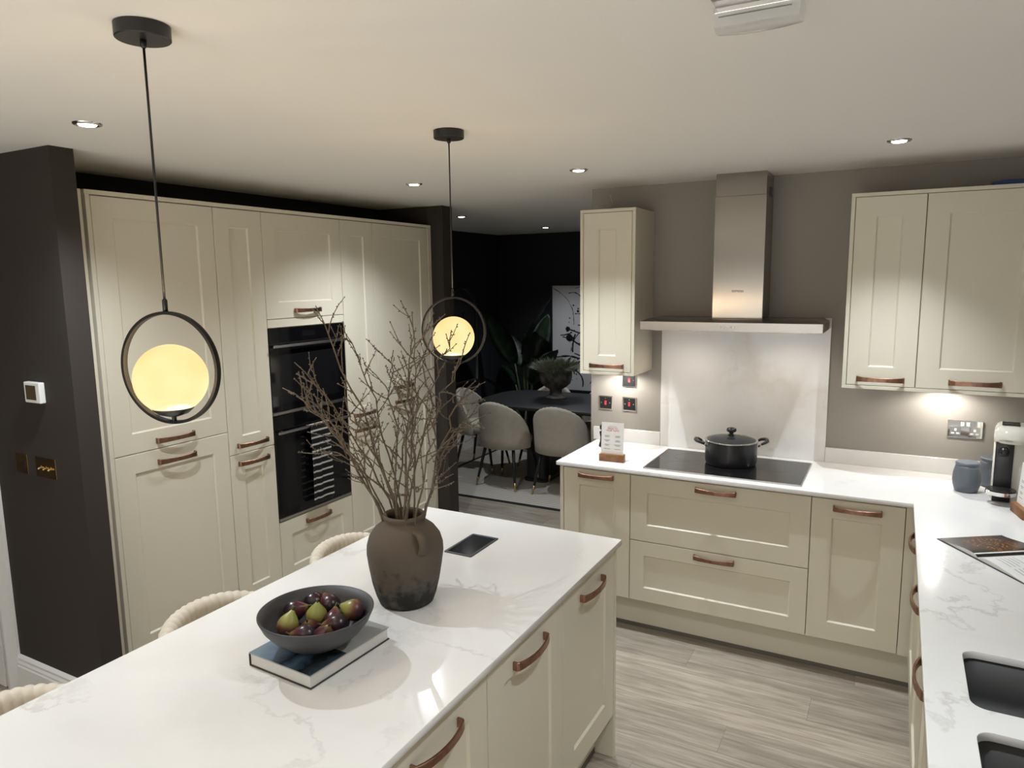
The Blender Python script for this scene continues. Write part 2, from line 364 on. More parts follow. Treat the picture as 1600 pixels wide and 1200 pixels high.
# ------------------------------------------------------------------ downlights
DL = [(-2.375, 1.48), (-2.36, 3.26), (-1.402, 3.287), (-.036, 3.283), (-.036, 1.48), (-2.37, -.3), (-1.2, -.3), (-.036, -.3)]
DL_FILL = [(-2.1, -1.5), (-1.2, -1.5), (-.036, -1.5), (-2.1, -2.5), (-1.2, -2.5), (-.036, -2.5)]  # unseen downlights behind the viewer, added to give soft fill light
DLD = [(-3.21, 5.08), (-3.19, 6.63), (-1.6, 5.08), (-1.6, 6.63)]
dl_names = {0: 'chrome ceiling downlight nearest the charcoal pillar', 1: 'chrome ceiling downlight before the tall cupboards, left of the far pendant',
            2: 'chrome ceiling downlight between far pendant and narrow wall cupboard', 3: 'chrome ceiling downlight above the right end of the hob run', 
            8: 'small ceiling downlight in dining room beside the dark pillar', 9: 'small ceiling downlight deepest in the dining room'}
seenlab = 'chrome ceiling downlight out of the picture'
for i, (x, y) in enumerate(DL+DLD+DL_FILL):
    t = thing('downlight', dl_names.get(i, 'unseen ceiling downlight outside the photographed view'), 'downlight', (x, y, CE), 0, 'recessed ceiling downlights')
    obj('bezel', lathe([(.029, -.0005), (.030, -.004), (.036, -.007), (.043, -.0045), (.0445, 0)], 32, cap=False), chrome, t, True)
    obj('lens', lathe([(0, -.0095), (.016, -.009), (.025, -.0075), (.0285, -.003), (.0285, -.0005), (0, -.0005)], 24), lampm, t, True)
    ld = bpy.data.lights.new('downlight_beam', 'SPOT'); ld.energy = P_SPOT if i < len(DL) else P_DINE if i < len(DL+DLD) else P_REAR_FILL; ld.color = SPOT_COL
    ld.spot_size = math.radians(112); ld.spot_blend = 1.0
    if i in (2, 3): ld.spot_size = math.radians(87); ld.energy = 46
    if i in (0, 1): ld.energy = 44; ld.spot_size = math.radians(130)
    if i in (5, 6, 7): ld.energy = 26; ld.shadow_soft_size = .022
    lo = bpy.data.objects.new('downlight_beam', ld); C.objects.link(lo); lo.parent = t; lo.location = (0, 0, -.034)

# ------------------------------------------------------------------ cabinets
def handle_mesh():
    bm = bmesh.new(); L = .1
    path = [(-L, 0), (-L, -.015), (-L+.004, -.021), (-.075, -.0285), (-.05, -.034), (-.025, -.037), (0, -.038)]
    path = path+[(-x, y) for x, y in path[-2::-1]]
    rings = []
    for i, (x, y) in enumerate(path):
        a = Vector(path[max(i-1, 0)]); b = Vector(path[min(i+1, len(path)-1)]); t = (b-a).normalized(); n = Vector((-t.y, t.x))
        if i < 2: n = Vector((1, 0))
        elif i > len(path)-3: n = Vector((-1, 0))
        h = .0095+.0033*abs(x/L)**2; th = .007
        q = Vector((x, y))+n*th*(1 if i < 2 or i > len(path)-3 else 1)
        rings.append([(x, y, -h), (x, y, h), (q.x, q.y, h), (q.x, q.y, -h)])
    loops(rings, bm)
    bmesh.ops.recalc_face_normals(bm, faces=bm.faces[:])
    bmesh.ops.bevel(bm, geom=[e for e in bm.edges if e.calc_face_angle(0) > .5], offset=.0012, segments=1, affect='EDGES')
    me = bpy.data.meshes.new('handle'); bm.to_mesh(me); bm.free()
    me.materials.append(copper); return me
HM = handle_mesh()
def shaker(w, h, fr=.088, t=.02, rec=.0075, ch=.0065, flat=False):
    """front in the local XZ plane, origin bottom left, back at y=0, face at y=-t"""
    def ring(ins, y): return [(ins, y, ins), (w-ins, y, ins), (w-ins, y, h-ins), (ins, y, h-ins)]
    rs = [ring(0, 0), ring(0, -t+.0018), ring(.0018, -t)]
    if not flat: rs += [ring(fr, -t), ring(fr+ch, -t+rec)]
    return loops(rs)
def cab(name, label, cat, loc, rz, w, zb, zt, depth, fronts, group=None):
    t = thing(name, label, cat, loc, rz, group)
    obj('body', box(.0005, w-.0005, .0005, depth, zb, zt), carc, t)
    for f in fronts:
        g = .0016
        o = obj(f.get('name', 'door'), shaker(f['x1']-f['x0']-2*g, f['z1']-f['z0']-2*g, f.get('fr', .088), flat=f.get('flat', False)), cream, t, loc=(f['x0']+g, -.0002, f['z0']+g))
        if 'h' in f:
            hx = f.get('hx', (f['x0']+f['x1'])/2)
            h = obj('handle', HM, copper, o, loc=(hx-f['x0']-g, -.0198, f['h']-f['z0']-g))
    return t
def F(x0, x1, z0, z1, h=None, **k):
    d = dict(x0=x0, x1=x1, z0=z0, z1=z1, **k)
    if h is not None: d['h'] = h
    return d
R90 = PI/2
ZB, ZT = .184, 2.245
Y0 = 1.825
zs1, zs2 = 1.1273, 1.0007
TD = .43
TG = 'built-in tall cupboards in the alcove'
cab('tall_cupboard', 'wide cream tall cupboard at the left end, behind the near pendant', 'cupboard', (XT, Y0, 0), R90, .6, ZB, ZT, TD, [F(0, .6, zs1, ZT, 1.166), F(0, .6, ZB, zs1, 1.066)], TG)
cab('tall_cupboard', 'narrow cream tall cupboard between wide left cupboard and ovens', 'cupboard', (XT, Y0+.6, 0), R90, .3, ZB, ZT, TD, [F(0, .3, zs2, ZT, 1.045), F(0, .3, ZB, zs2, .95)], TG)
t = cab('oven_housing', 'cream tall housing around the two black ovens, lift-up door on top', 'cupboard', (XT, Y0+.9, 0), R90, .6, ZB, ZT, .40,
    [F(0, .6, 1.681, ZT, 1.722), F(0, .6, ZB, .552, .505, name='drawer_front'), F(0, .6, 1.633, 1.681, name='filler_rail', flat=True)], TG)
cab('tall_cupboard', 'narrow cream tall cupboard right of the ovens', 'cupboard', (XT, Y0+1.5, 0), R90, .3, ZB, ZT, TD, [F(0, .3, zs2, ZT, 1.047), F(0, .3, ZB, zs2, .95)], TG)
cab('tall_cupboard', 'wide cream tall cupboard at the right end, beside dining room opening', 'cupboard', (XT, Y0+1.8, 0), R90, .6, ZB, ZT, TD, [F(0, .6, zs1, ZT, 1.166, hx=.27), F(0, .6, ZB, zs1, 1.066, hx=.27)], TG)
t = thing('cupboard_surround', 'cream panels framing the tall cupboard run at its top and ends', 'panel', (XT, Y0, 0), R90)
obj('top_panel', box(-.024, 2.44, -.024, TD, ZT+.002, ZT+.021, bev=.001, seg=1), cream, t)
obj('side_panel', box(-.022, -.003, -.024, TD, 0, ZT+.002, bev=.001, seg=1), cream, t)
obj('side_panel', box(2.403, 2.44, -.024, TD, 0, ZT+.002, bev=.001, seg=1), cream, t)
obj('filler_strip', box(-.052, -.030, -.012, TD, 0, ZT+.021, bev=.001, seg=1), cream, t)
obj('plinth', box(-.002, 2.402, .04, .055, .0005, ZB-.002), cream, t)

# ovens
def oven(name, label, z0, z1, strips):
    t = thing(name, label, 'oven', (XT, Y0+.9, z0), R90); H = z1-z0
    c = strips['ctrl']
    obj('control_panel', box(.004, .596, -.021, -.0006, H-c, H-.001, bev=.0015), glassb, t)
    d = obj('glass_door', box(.004, .596, -.021, -.0006, .018, H-c-.004, bev=.0015), glassb, t)
    obj('trim_strip', box(.004, .596, -.0235, -.0006, .001, .016, bev=.001), steelf, t)
    zc = H-c-.004-strips['drop']
    obj('handle_bar', box(.012, .588, -.052, -.040, zc-.007, zc+.007, bev=.003), steelf, d)
    for x in (.05, .55): obj('handle_post', box(x-.008, x+.008, -.042, -.0205, zc-.006, zc+.006), steelf, d)
    obj('window', box(.07, .53, -.0216, -.0206, .06, zc-.05, bev=.0003, seg=1), hobg, d)
    dsp = obj('display', box(.25, .35, -.0214, -.0208, H-c*.68, H-c*.32), hobg, t)
    return t
oven('compact_oven', 'black glass compact oven above the main oven', 1.156, 1.632, dict(ctrl=.082, drop=.012))
oven('main_oven', 'black glass main oven with striped towel on its handle', .556, 1.153, dict(ctrl=.078, drop=.012))
# towel draped over main oven bar
zbar = 1.153-.078-.004-.012
def towel():
    rings = []; n = 26
    def prof(s):  # s from back lower end over bar to front lower end; returns (out,z)
        pts = [(-.024+.0, zbar-.26), (-.030, zbar-.05), (-.036, zbar+.0)]
        return pts
    path = []
    for i in range(8): path.append((-.0335+.004*0, zbar-.30+.30*i/7))
    for i in range(1, 8): a = PI-PI*i/8; path.append((-.046+.0125*-math.cos(a)*1, zbar+.0115*math.sin(a)))
    path = [(-.0335, z) for z in [zbar-.30+.30*i/8 for i in range(9)]]
    path += [(-.046+.0125*math.cos(PI*i/8), zbar+.0115*math.sin(PI*i/8)) for i in range(1, 8)]
    path += [(-.0585-.004*math.sin(PI*i/18), zbar-.46*i/18) for i in range(0, 19)]
    bm = bmesh.new(); g = []
    for k, (o, z) in enumerate(path):
        r = []
        for j in range(n+1):
            u = j/n; front = k > 12; dd = max(0, zbar-z)
            wv = (.006*math.sin(u*7+z*3)+.003*math.sin(u*15))*min(1, dd*4) if front else 0
            x = .235+u*.155+(.03*(dd) if front else 0)*(u-.1)-.012*dd
            if front and dd > .42: z2 = z+.03*max(0, abs(u-.5)*2-.7)**2*9*(dd-.42)/.04
            else: z2 = z
            r.append(bm.verts.new((x, o-abs(wv)-(.002 if front else 0), z2)))
        g.append(r)
    for a, b in zip(g, g[1:]):
        for j in range(n): bm.faces.new((a[j], a[j+1], b[j+1], b[j]))
    bmesh.ops.solidify(bm, geom=bm.faces[:], thickness=.0025)
    return bm
t = obj('tea_towel', towel(), towelm, smooth=True, loc=(XT, Y0+.9, 0), rot=(0, 0, R90)); tag(t, 'black and white striped tea towel over the main oven handle', 'towel')

# hob run
YC = 3.469; BD = .54; BT = W-.0215
def base(name, label, x0, x1, fr, grp='base cupboards under the hob worktop'):
    return cab(name, label, 'cupboard', (x0, YC, 0), 0, x1-x0, ZB, BT, BD, fr, grp)
base('base_cupboard', 'cream base cupboard under the menu card, left end of the hob run', -1.558, -1.1775, [F(0, .3805, ZB, .868, .836)])
base('drawer_cupboard', 'cream base unit with two wide drawers under the hob', -1.1775, -.3027, [F(0, .8748, .5155, .868, .832, name='drawer_front'), F(0, .8748, ZB, .5155, .482, name='drawer_front', fr=.075)])
base('base_cupboard', 'cream base cupboard right of the wide drawers under the hob', -.3027, .0812, [F(0, .3839, ZB, .868, .828)])
t = thing('hob_run_panels', 'cream end panel, corner post and plinth along the hob run', 'panel', (0, YC, 0))
obj('end_panel', box(-1.578, -1.5585, -.022, BD, 0, BT, bev=.001, seg=1), cream, t)
obj('corner_post', box(.0822, .144, -.02, 0, ZB, BT), cream, t)
obj('plinth', box(-1.5585, .19, .055, .07, .012, ZB-.002), cream, t)
obj('seal_strip', box(-1.5585, .19, .0535, .0705, .0005, .022), sealm, t)

# right run (faces -X); local +x runs towards the viewer
RR = [(3.425, 2.845), (2.845, 2.29), (2.29, 1.80), (1.80, 1.20), (1.20, .60), (.60, 0), (0, -.6)]
rl = ['cream cupboard at the corner under the open cookbook', 'cream cupboard between corner unit and sink, under right worktop', 'cream cupboard under the smaller sink bowl',
      'cream cupboard under the nearer sink bowl', 'cream cupboard in right run, first one past the sinks', 'cream cupboard in right run, second one past the sinks', 'cream cupboard ending the right run']
for (ya, yb), lb in zip(RR, rl):
    w = ya-yb
    cab('base_cupboard', lb, 'cupboard', (.146, ya, 0), -R90, w, ZB, .70, .55, [F(0 if ya < 3.42 else .004, w, ZB, .868, .822)], 'base cupboards of the right run')
t = thing('right_run_plinth', 'cream plinth board along the right run at the floor', 'plinth', (.2, 0, 0))
obj('plinth_board', box(0, .015, -.6, 3.52, .012, ZB-.002), cream, t); obj('seal_strip', box(-.0015, .0155, -.6, 3.52, .0005, .022), sealm, t)
obj('end_panel', box(-.074, .50, -.622, -.602, 0, BT), cream, t)

# worktops
s1 = rrect(.198, .60, 1.817, 2.106, .035, 6); s2 = rrect(.200, .60, 1.24, 1.725, .035, 6)
top = [(-1.593, 3.429), (.106, 3.429), (.106, -.63), (.7195, -.63), (.7195, 4.0385), (-1.593, 4.0385)]
tag(obj('worktop', slab2d([top, s1[::-1], s2[::-1]], W-.021, W, .0012), qz), 'L-shaped white veined quartz worktop with the hob and sinks', 'worktop')
tag(obj('splashback', box(-1.195, -.300, YW-.014, YW-.0005, W+.0002, 1.66, bev=.001, seg=1), qzs), 'tall pale veined quartz splashback behind the hob', 'splashback')
tag(obj('upstand', box(-1.615, -1.196, YW-.016, YW-.0005, W+.0002, .976, bev=.001, seg=1), qz), 'short quartz upstand left of the splashback behind the menu card', 'upstand')
tag(obj('upstand', box(-.299, .7195, YW-.016, YW-.0005, W+.0002, .976, bev=.001, seg=1), qz), 'long quartz upstand right of the splashback behind canisters', 'upstand')
def sink(name, label, x0, x1, y0, y1, dep):
    t = thing(name, label, 'sink', ((x0+x1)/2, (y0+y1)/2, W-.021-dep))
    hx, hy = (x1-x0)/2+.004, (y1-y0)/2+.004
    def rg(e, r, z): return [(a, b, z) for a, b in rrect(-hx-e, hx+e, -hy-e, hy+e, r)]
    bm = loops([rg(.02, .05, dep-.0005), rg(.02, .05, dep-.004), rg(.006, .045, dep-.004), rg(-.006, .04, -.006), rg(-.006, .04, -.006), rg(-.012, .035, 0.0), rg(-.002, .04, .012), rg(0, .04, dep-.0005)][:4]+[rg(-.012, .03, -.006)], cap0=False)
    bm.free()
    bm = loops([rg(.02, .05, dep-.0008), rg(0, .04, dep-.0008), rg(-.003, .04, .03), rg(-.008, .04, .008), rg(-.03, .03, 0)], cap0=False)
    obj('bowl', bm, sinkm, t, True)
    obj('drain', lathe([(.042, .0002), (.042, .003), (.034, .004), (.030, .001), (0, .001)], 24), steelf, t, True)
    return t
sink('sink_bowl', 'smaller dark undermount sink bowl, nearer the cookbook', .198, .60, 1.817, 2.106, .13)
sink('sink_bowl', 'larger dark undermount sink bowl at the lower right corner', .200, .60, 1.24, 1.725, .15)

# island
IX0, IX1, IY0, IY1 = -1.7665, -.872, -.30, 2.464
tag(obj('island_worktop', slab2d([[(IX0, IY0), (IX1, IY0), (IX1, IY1), (IX0, IY1)]], W-.021, W, .0012), qz), 'white veined quartz top of the kitchen island', 'worktop')
IU = [(1.967, 2.441), (1.486, 1.967), (1.005, 1.486), (.525, 1.005), (.045, .525), (-.28, .045)]
il = ['cream island cupboard at the far end, nearest the hob run', 'cream island cupboard second from the far end', 'cream island cupboard third from the far end, cut by frame bottom', 'cream island cupboard fourth from the far end', 'cream island cupboard fifth from the far end', 'cream island cupboard at the near end']
for (ya, yb), lb in zip(IU, il):
    w = yb-ya
    cab('island_cupboard', lb, 'cupboard', (-.912, ya, 0), R90, w, ZB, BT, .56, [F(0, w, ZB, .868, .806)], 'cupboards under the island worktop')
t = thing('island_casing', 'cream end and back panels and plinth of the island', 'panel', (0, 0, 0))
obj('end_panel', box(-1.50, -.890, 2.4415, 2.4605, 0, BT, bev=.001, seg=1), cream, t)
obj('end_panel', box(-1.50, -.890, -.299, -.2815, 0, BT, bev=.001, seg=1), cream, t)
obj('back_panel', box(-1.492, -1.474, -.281, 2.441, 0, BT), cream, t)
obj('plinth', box(-.985, -.97, -.281, 2.441, .012, ZB-.002), cream, t)
obj('seal_strip', box(-.9855, -.9685, -.281, 2.441, .0005, .022), sealm, t)
t = thing('popup_socket', 'dark grey flush pop-up socket plate in the island top', 'socket', (-1.35, 2.158, W))
obj('frame', slab2d([rrect(-.058, .058, -.102, .102, .006, 3), rrect(-.049, .049, -.093, .093, .004, 3)[::-1]], .0002, .0035), grey_pop, t)
obj('lid', box(-.048, .048, -.092, .092, .0002, .0028, bev=.0008), M('dark_glossy_plate', (.05, .055, .06), .12, .6), t)

# wall units
YU = 3.731
def wallunit(label, x0, x1, doors, ends):
    t = cab('wall_cupboard', label, 'cupboard', (x0, YU, 0), 0, x1-x0, 1.362, 2.232, YW-YU-.001, doors)
    w = x1-x0
    obj('top_panel', box(-.018 if ends[0] else 0, w+(.018 if ends[1] else 0), -.021, YW-YU-.001, 2.2325, 2.249, bev=.001, seg=1), cream, t)
    obj('bottom_panel', box(-.018 if ends[0] else 0, w+(.018 if ends[1] else 0), -.021, YW-YU-.001, 1.3455, 1.3615, bev=.001, seg=1), cream, t)
    if ends[0]: obj('side_panel', box(-.018, -.0005, -.021, YW-YU-.001, 1.3615, 2.2325, bev=.001, seg=1), cream, t)
    if ends[1]: obj('side_panel', box(w+.0005, w+.018, -.021, YW-YU-.001, 1.3615, 2.2325, bev=.001, seg=1), cream, t)
    return t
a = wallunit('narrow cream wall cupboard left of the steel hood', -1.554, -1.2725, [F(0, .2815, 1.362, 2.232, 1.396)], (1, 1))
b = wallunit('wide cream two-door wall cupboard right of the steel hood', -.2014, .7185, [F(0, .2874, 1.362, 2.232, 1.394), F(.2874, .745, 1.362, 2.232, 1.396), F(.745, .9199, 1.362, 2.232)], (1, 0))
def undercab(par, lx, ly, label):
    x, y = par.location.x+lx, ly
    t = thing('cabinet_light', label, 'light', (x, y, 1.3455), 0, 'lights under the wall cupboards')
    obj('housing', lathe([(.026, -.0002), (.028, -.001), (.028, -.0075), (.023, -.009)], 24, cap=False), steelf, t, True)
    obj('lens', lathe([(0, -.008), (.0229, -.008), (.0229, -.0072), (0, -.0072)], 20), lampm, t)
    ld = bpy.data.lights.new('cabinet_beam', 'SPOT'); ld.energy = P_UNDER; ld.color = (1, .95, .88); ld.spot_size = math.radians(172); ld.spot_blend = .5; ld.shadow_soft_size = .018
    lo = bpy.data.objects.new('cabinet_beam', ld); C.objects.link(lo); lo.parent = t; lo.location = (0, 0, -.014)
undercab(a, .13, 3.93, 'round light under the narrow wall cupboard, above the cooker switches')
undercab(b, .42, 3.93, 'round light under the wide wall cupboard, above the double socket')

# hood
t = thing('cooker_hood', 'brushed steel chimney hood above the hob', 'hood', (-.7385, YW, 1.604))
HX0, HX1 = -1.208+.7385, -.309+.7385
cn = obj('canopy', box(HX0, HX1, 3.663-YW, -.0155, 0, .046, bev=.0015), steel, t)
bm = loops([[(HX0+.004, 3.668-YW, .046), (HX1-.004, 3.668-YW, .046), (HX1-.004, -.0155, .046), (HX0+.004, -.0155, .046)], [(HX0+.03, 3.71-YW, .058), (HX1-.03, 3.71-YW, .058), (HX1-.03, -.0155, .058), (HX0+.03, -.0155, .058)]])
obj('canopy_top', bm, steel, t)
obj('filter_panel', box(HX0+.05, HX1-.05, 3.70-YW, -.05, -.004, .0005), steelf, t)
for hx in (-.26, .26):
    obj('hood_lamp', lathe([(0, -.0062), (.022, -.0062), (.024, -.004), (.024, -.0035), (0, -.0035)], 20, c=(hx, 3.78-YW, 0)), lampm, t)
    ld = bpy.data.lights.new('hood_beam', 'SPOT'); ld.energy = P_HOOD; ld.color = (1, .87, .74); ld.spot_size = math.radians(160); ld.spot_blend = .9; ld.shadow_soft_size = .02
    lo = bpy.data.objects.new('hood_beam', ld); C.objects.link(lo); lo.parent = t; lo.location = (hx, 3.78-YW, -.009)
for i in range(5): obj('button', box(-.052+i*.016, -.043+i*.016, 3.6605-YW, 3.6635-YW, .018, .026, bev=.001, seg=1), steelf, cn)
ch = obj('chimney', box(-.8655+.7385, -.6116+.7385, 3.82-YW, -.0005, .0585, 2.285-1.604, bev=.001, seg=1), steel, t)
obj('chimney_sleeve', box(-.8635+.7385, -.6136+.7385, 3.822-YW, -.0005, 2.285-1.604, CE-1.6045, bev=.001, seg=1), steel, t)
obj('vent_slots', box(.1246, .1255, -.13, -.04, CE-1.604-.12, CE-1.604-.07), blackp, t)
obj('logo', xf(text_bm('SIEMENS', .0165, .0003), Matrix.Translation((0, 3.8195-YW, 1.803-1.604)) @ UPRIGHT), darkc, ch)

# hob and pot
t = thing('induction_hob', 'black glass induction hob with steel edge in the worktop', 'hob', (-.7385, 3.717, W))
obj('frame', slab2d([rrect(-.386, .386, -.232, .232, .008, 3), rrect(-.380, .380, -.226, .226, .006, 3)[::-1]], .0002, .0065, .0008), steelf, t)
g = obj('glass', box(-.3798, .3798, -.2258, .2258, .0002, .0055, bev=.001, seg=1), hobg, t)
zone = M('hob_zone_print', (.05, .05, .052), .2)
for zx, zy, zr in ((-.22, .09, .085), (-.22, -.10, .085), (.22, .08, .11), (.0, .03, .12)):
    obj('cooking_zone', lathe([(zr-.0016, .00555), (zr, .00555), (zr, .0057), (zr-.0016, .0057), (zr-.0016, .00555)], 40, cap=False, c=(zx, zy, 0)), zone, g)
t = thing('stock_pot', 'black two-handled stock pot with glass lid on the hob', 'pot', (-.735, 3.765, W+.0061))
rp = .132
obj('body', lathe([(0, 0), (rp-.018, 0), (rp-.006, .004), (rp-.001, .014), (rp, .03), (rp, .122), (rp+.002, .124), (rp-.003, .124), (rp-.004, .02), (0, .016)], 56, cap=False), potm, t, 'auto')
lid = obj('lid', lathe([(rp+.001, .126), (rp-.01, .130), (rp*.7, .141), (rp*.35, .148), (0, .150)], 48, cap=False), lidm, t, True)
obj('rim', lathe([(rp+.003, .1245), (rp+.004, .127), (rp+.002, .1295), (rp-.007, .1295), (rp-.007, .1245), (rp+.003, .1245)], 56, cap=False), chrome, lid, True)
obj('knob', lathe([(.016, .150), (.017, .153), (.010, .158), (.012, .166), (.024, .172), (.026, .180), (.022, .189), (.008, .193), (0, .193)], 24), blackp, lid, True)
pa = math.radians(22)
for s in (0, PI):
    def P(r, tt, z): a = pa+s; return (r*math.cos(a)-tt*math.sin(a), r*math.sin(a)+tt*math.cos(a), z)
    obj('handle', tube([P(rp+.012, -.042, .112), P(rp+.03, -.042, .121), P(rp+.046, -.028, .126), P(rp+.051, 0, .127), P(rp+.046, .028, .126), P(rp+.03, .042, .121), P(rp+.012, .042, .112)], [.006, .008, .0095, .010, .0095, .008, .006], 10), blackp, t, True)
    for q in (-.042, .042): obj('bracket', tube([P(rp-.001, q*.85, .098), P(rp+.006, q*.9, .106), P(rp+.014, q, .113)], .0045, 8), chrome, t, True)

# wall switches
def cooker_switch(label, x, z):
    t = thing('cooker_switch', label, 'switch', (x, YW, z), 0, 'cooker switches with red rockers')
    obj('plate', box(-.044, .044, -.006, -.0004, -.043, .043, bev=.002), chrome, t)
    obj('insert', box(-.037, .037, -.0072, -.0055, -.036, .036, bev=.0006, seg=1), blackp, t)
    obj('rocker', box(-.006, .006, -.0115, -.007, -.013, .013, bev=.001, seg=1), red, t)
    obj('neon', box(-.004, .004, -.0122, -.0114, .006, .012), redled, t)
    for dx, dz in ((-.027, 0), (.027, 0), (0, .027)): obj('screw', tube([(dx, -.0070, dz), (dx, -.0088, dz)], .0042, 12), chrome, t)
cooker_switch('cooker switch with red rocker tucked right under the narrow wall cupboard', -1.391, 1.274)
cooker_switch('cooker switch with red rocker, lower left of the three, near wall end', -1.540, 1.128)
cooker_switch('cooker switch with red rocker, lower right of the three, beside splashback', -1.389, 1.129)
def dsocket(label, x, z):
    t = thing('double_socket', label, 'socket', (x, YW, z), 0, 'chrome double sockets')
    obj('plate', box(-.0735, .0735, -.007, -.0004, -.043, .043, bev=.002), chrome, t)
    for s in (-1, 1):
        ins = obj('socket_face', box(s*.040-.023, s*.040+.023, -.0085, -.0065, -.03, .012, bev=.0006, seg=1), steelf, t)
        for dx, dz, hw, hh in ((0, -.004, .005, .006), (-.011, -.021, .0065, .004), (.011, -.021, .0065, .004)):
            obj('pin_shutter', box(s*.040+dx-hw, s*.040+dx+hw, -.0098, -.0084, dz-hh, dz+hh, bev=.0006, seg=1), whitep, ins)
        obj('rocker', box(s*.012-.007, s*.012+.007, -.0125, -.0065, .016, .034, bev=.001, seg=1), whitep, t)
dsocket('chrome double socket on the taupe wall above the grey canisters', .3185, 1.128)
dsocket('chrome double socket behind the coffee machine', .545, 1.130)

# left wall fittings (wall face y=1.619, facing the viewer)
t = thing('thermostat', 'white wall thermostat with brown screen on the dark left wall', 'thermostat', (-3.105, 1.619, 1.4425))
obj('case', box(-.056, .056, -.024, -.0004, -.043, .043, bev=.004), whitep, t)
obj('screen', box(-.042, .030, -.0252, -.0238, -.030, .030, bev=.0005, seg=1), M('brown_screen', (.09, .065, .035), .2), t)
def brass_plate(name, label, cat, x, w, toggles):
    t = thing(name, label, cat, (x, 1.619, 1.122), 0)
    obj('plate', box(-w/2, w/2, -.006, -.0004, -.043, .043, bev=.002), brass, t)
    for dx, k in toggles:
        if k == 't':
            obj('collar', tube([(dx, -.006, 0), (dx, -.008, 0)], .007, 14), brass, t)
            obj('toggle', tube([(dx, -.007, 0), (dx, -.018, -.006)], [.003, .0045], 10), brass, t, True)
        else: obj('port', box(dx-.011, dx+.011, -.0075, -.0055, -.013, .011), blackp, t)
brass_plate('wall_outlet', 'small polished brass outlet plate with black port on left wall', 'outlet', -3.278, .086, [(.012, 'p')])
brass_plate('light_switch', 'wide polished brass toggle switch plate on left wall', 'switch', -3.098, .146, [(-.036, 't'), (0, 't'), (.036, 't')])

# ------------------------------------------------------------------ pendants
def pendant(label, x, y):
    t = thing('pendant_lamp', label, 'lamp', (x, y, CE), math.radians(14), 'globe pendants over the island')
    cp = obj('canopy', lathe([(.054, -.0004), (.054, -.026), (.052, -.028), (0, -.028)], 40), black, t, 'auto')
    obj('cord_grip', lathe([(.0065, -.0275), (.0065, -.040), (.004, -.044), (.0028, -.044)], 16), black, cp, True)
    zt = 1.817-CE; R = .1235; zc = zt-R
    obj('cord', tube([(0, 0, -.042), (0, 0, zt+.022)], .0026, 8), black, t, True)
    obj('cord_grip', lathe([(.0028, zt+.028), (.0055, zt+.024), (.0055, zt-.002), (0, zt-.002)], 14), black, t, True)
    bm = bmesh.new(); n = 80; rings = []
    for i in range(n):
        a = 2*PI*i/n; ca, sa = math.cos(a), math.sin(a)
        sec = [(R, -.0065), (R+.0005, 0), (R, .0065), (R-.0065, .0065), (R-.0068, 0), (R-.0065, -.0065)]
        rings.append([bm.verts.new((r*ca, w, zc+r*sa)) for r, w in sec])
    for i in range(n):
        p, q = rings[i], rings[(i+1) % n]
        for k in range(6): bm.faces.new((p[k], p[(k+1) % 6], q[(k+1) % 6], q[k]))
    obj('ring', bm, ringm, t, 'auto')
    rg = .0765; gz = zc-R+.0065+.026+rg*.87
    prof = [(0, rg)]+[(rg*math.sin(a), rg*math.cos(a)) for a in [PI*.835*i/24 for i in range(1, 25)]]
    obj('globe', lathe(prof, 48, cap=False, c=(0, 0, gz)), globem, t, True)
    zb = gz+rg*math.cos(PI*.835); re = rg*math.sin(PI*.835)
    obj('cup', lathe([(re+.001, .004), (re+.004, .004), (re+.0042, .0), (re*.8, -.010), (.012, -.016), (.005, -.017), (.005, zc-R-zb+.003)], 32, c=(0, 0, zb)), black, t, 'auto')
    ld = bpy.data.lights.new('pendant_bulb', 'POINT'); ld.energy = P_PEND/8; ld.color = (1, .78, .53); ld.shadow_soft_size = 0
    for q in [(.022*a, b, c) for a in (-1, 1) for b in (-.058, -.030, .030, .058) for c in (.02*a*(1 if b > 0 else -1),)]:
        lo = bpy.data.objects.new('pendant_bulb', ld); C.objects.link(lo); lo.parent = t; lo.location = (q[0], q[1], gz+q[2])
pendant('black ring pendant with glowing globe, the larger one at left', -1.396, 1.004)
pendant('black ring pendant with glowing globe, the farther one above the twigs', -1.434, 2.197)

# emergency light on ceiling
t = thing('emergency_light', 'grey and white plastic emergency light on ceiling at top edge', 'light', (-.260, 1.400, CE))
obj('base', box(-.074, .074, -.20, .062, -.030, -.0005, bev=.006), dimlens, t, 'auto')
def lensrow(u, f):
    x = u*.078; bow = .016*(1-u*u)
    return [(x, f+.02+bow*.6, -.028), (x, f+.032+bow, -.032), (x, f+.034+bow, -.044), (x*.985, f+.022+bow, -.063), (x*.96, f-.01+bow, -.069), (x*.96, f-.03, -.064), (x, f-.03, -.028)]
obj('lens', loops([lensrow(-1+2*i/14, .055) for i in range(15)]), dimlens, t, 'auto')
seam = []
for i in range(11):
    u = -.93+1.86*i/10; y_ = .055+.0345+.016*(1-u*u); seam.append([(u*.078, y_, -.0355), (u*.078, y_, -.037), (u*.078, y_-.004, -.037), (u*.078, y_-.004, -.0355)])
obj('lens_seam', loops(seam), grey_ink, t)
obj('lens_seam', box(-.066, .062, .0238, .0255, -.0475, -.0458), grey_ink, t)
obj('lens_rim', box(-.074, .074, .0225, .0262, -.040, -.030, bev=.001), chrome, t)
obj('battery_tray', box(-.064, .064, -.17, -.035, -.040, -.0295, bev=.004), M('dark_lens_recess', (.16, .15, .14), .3), t)

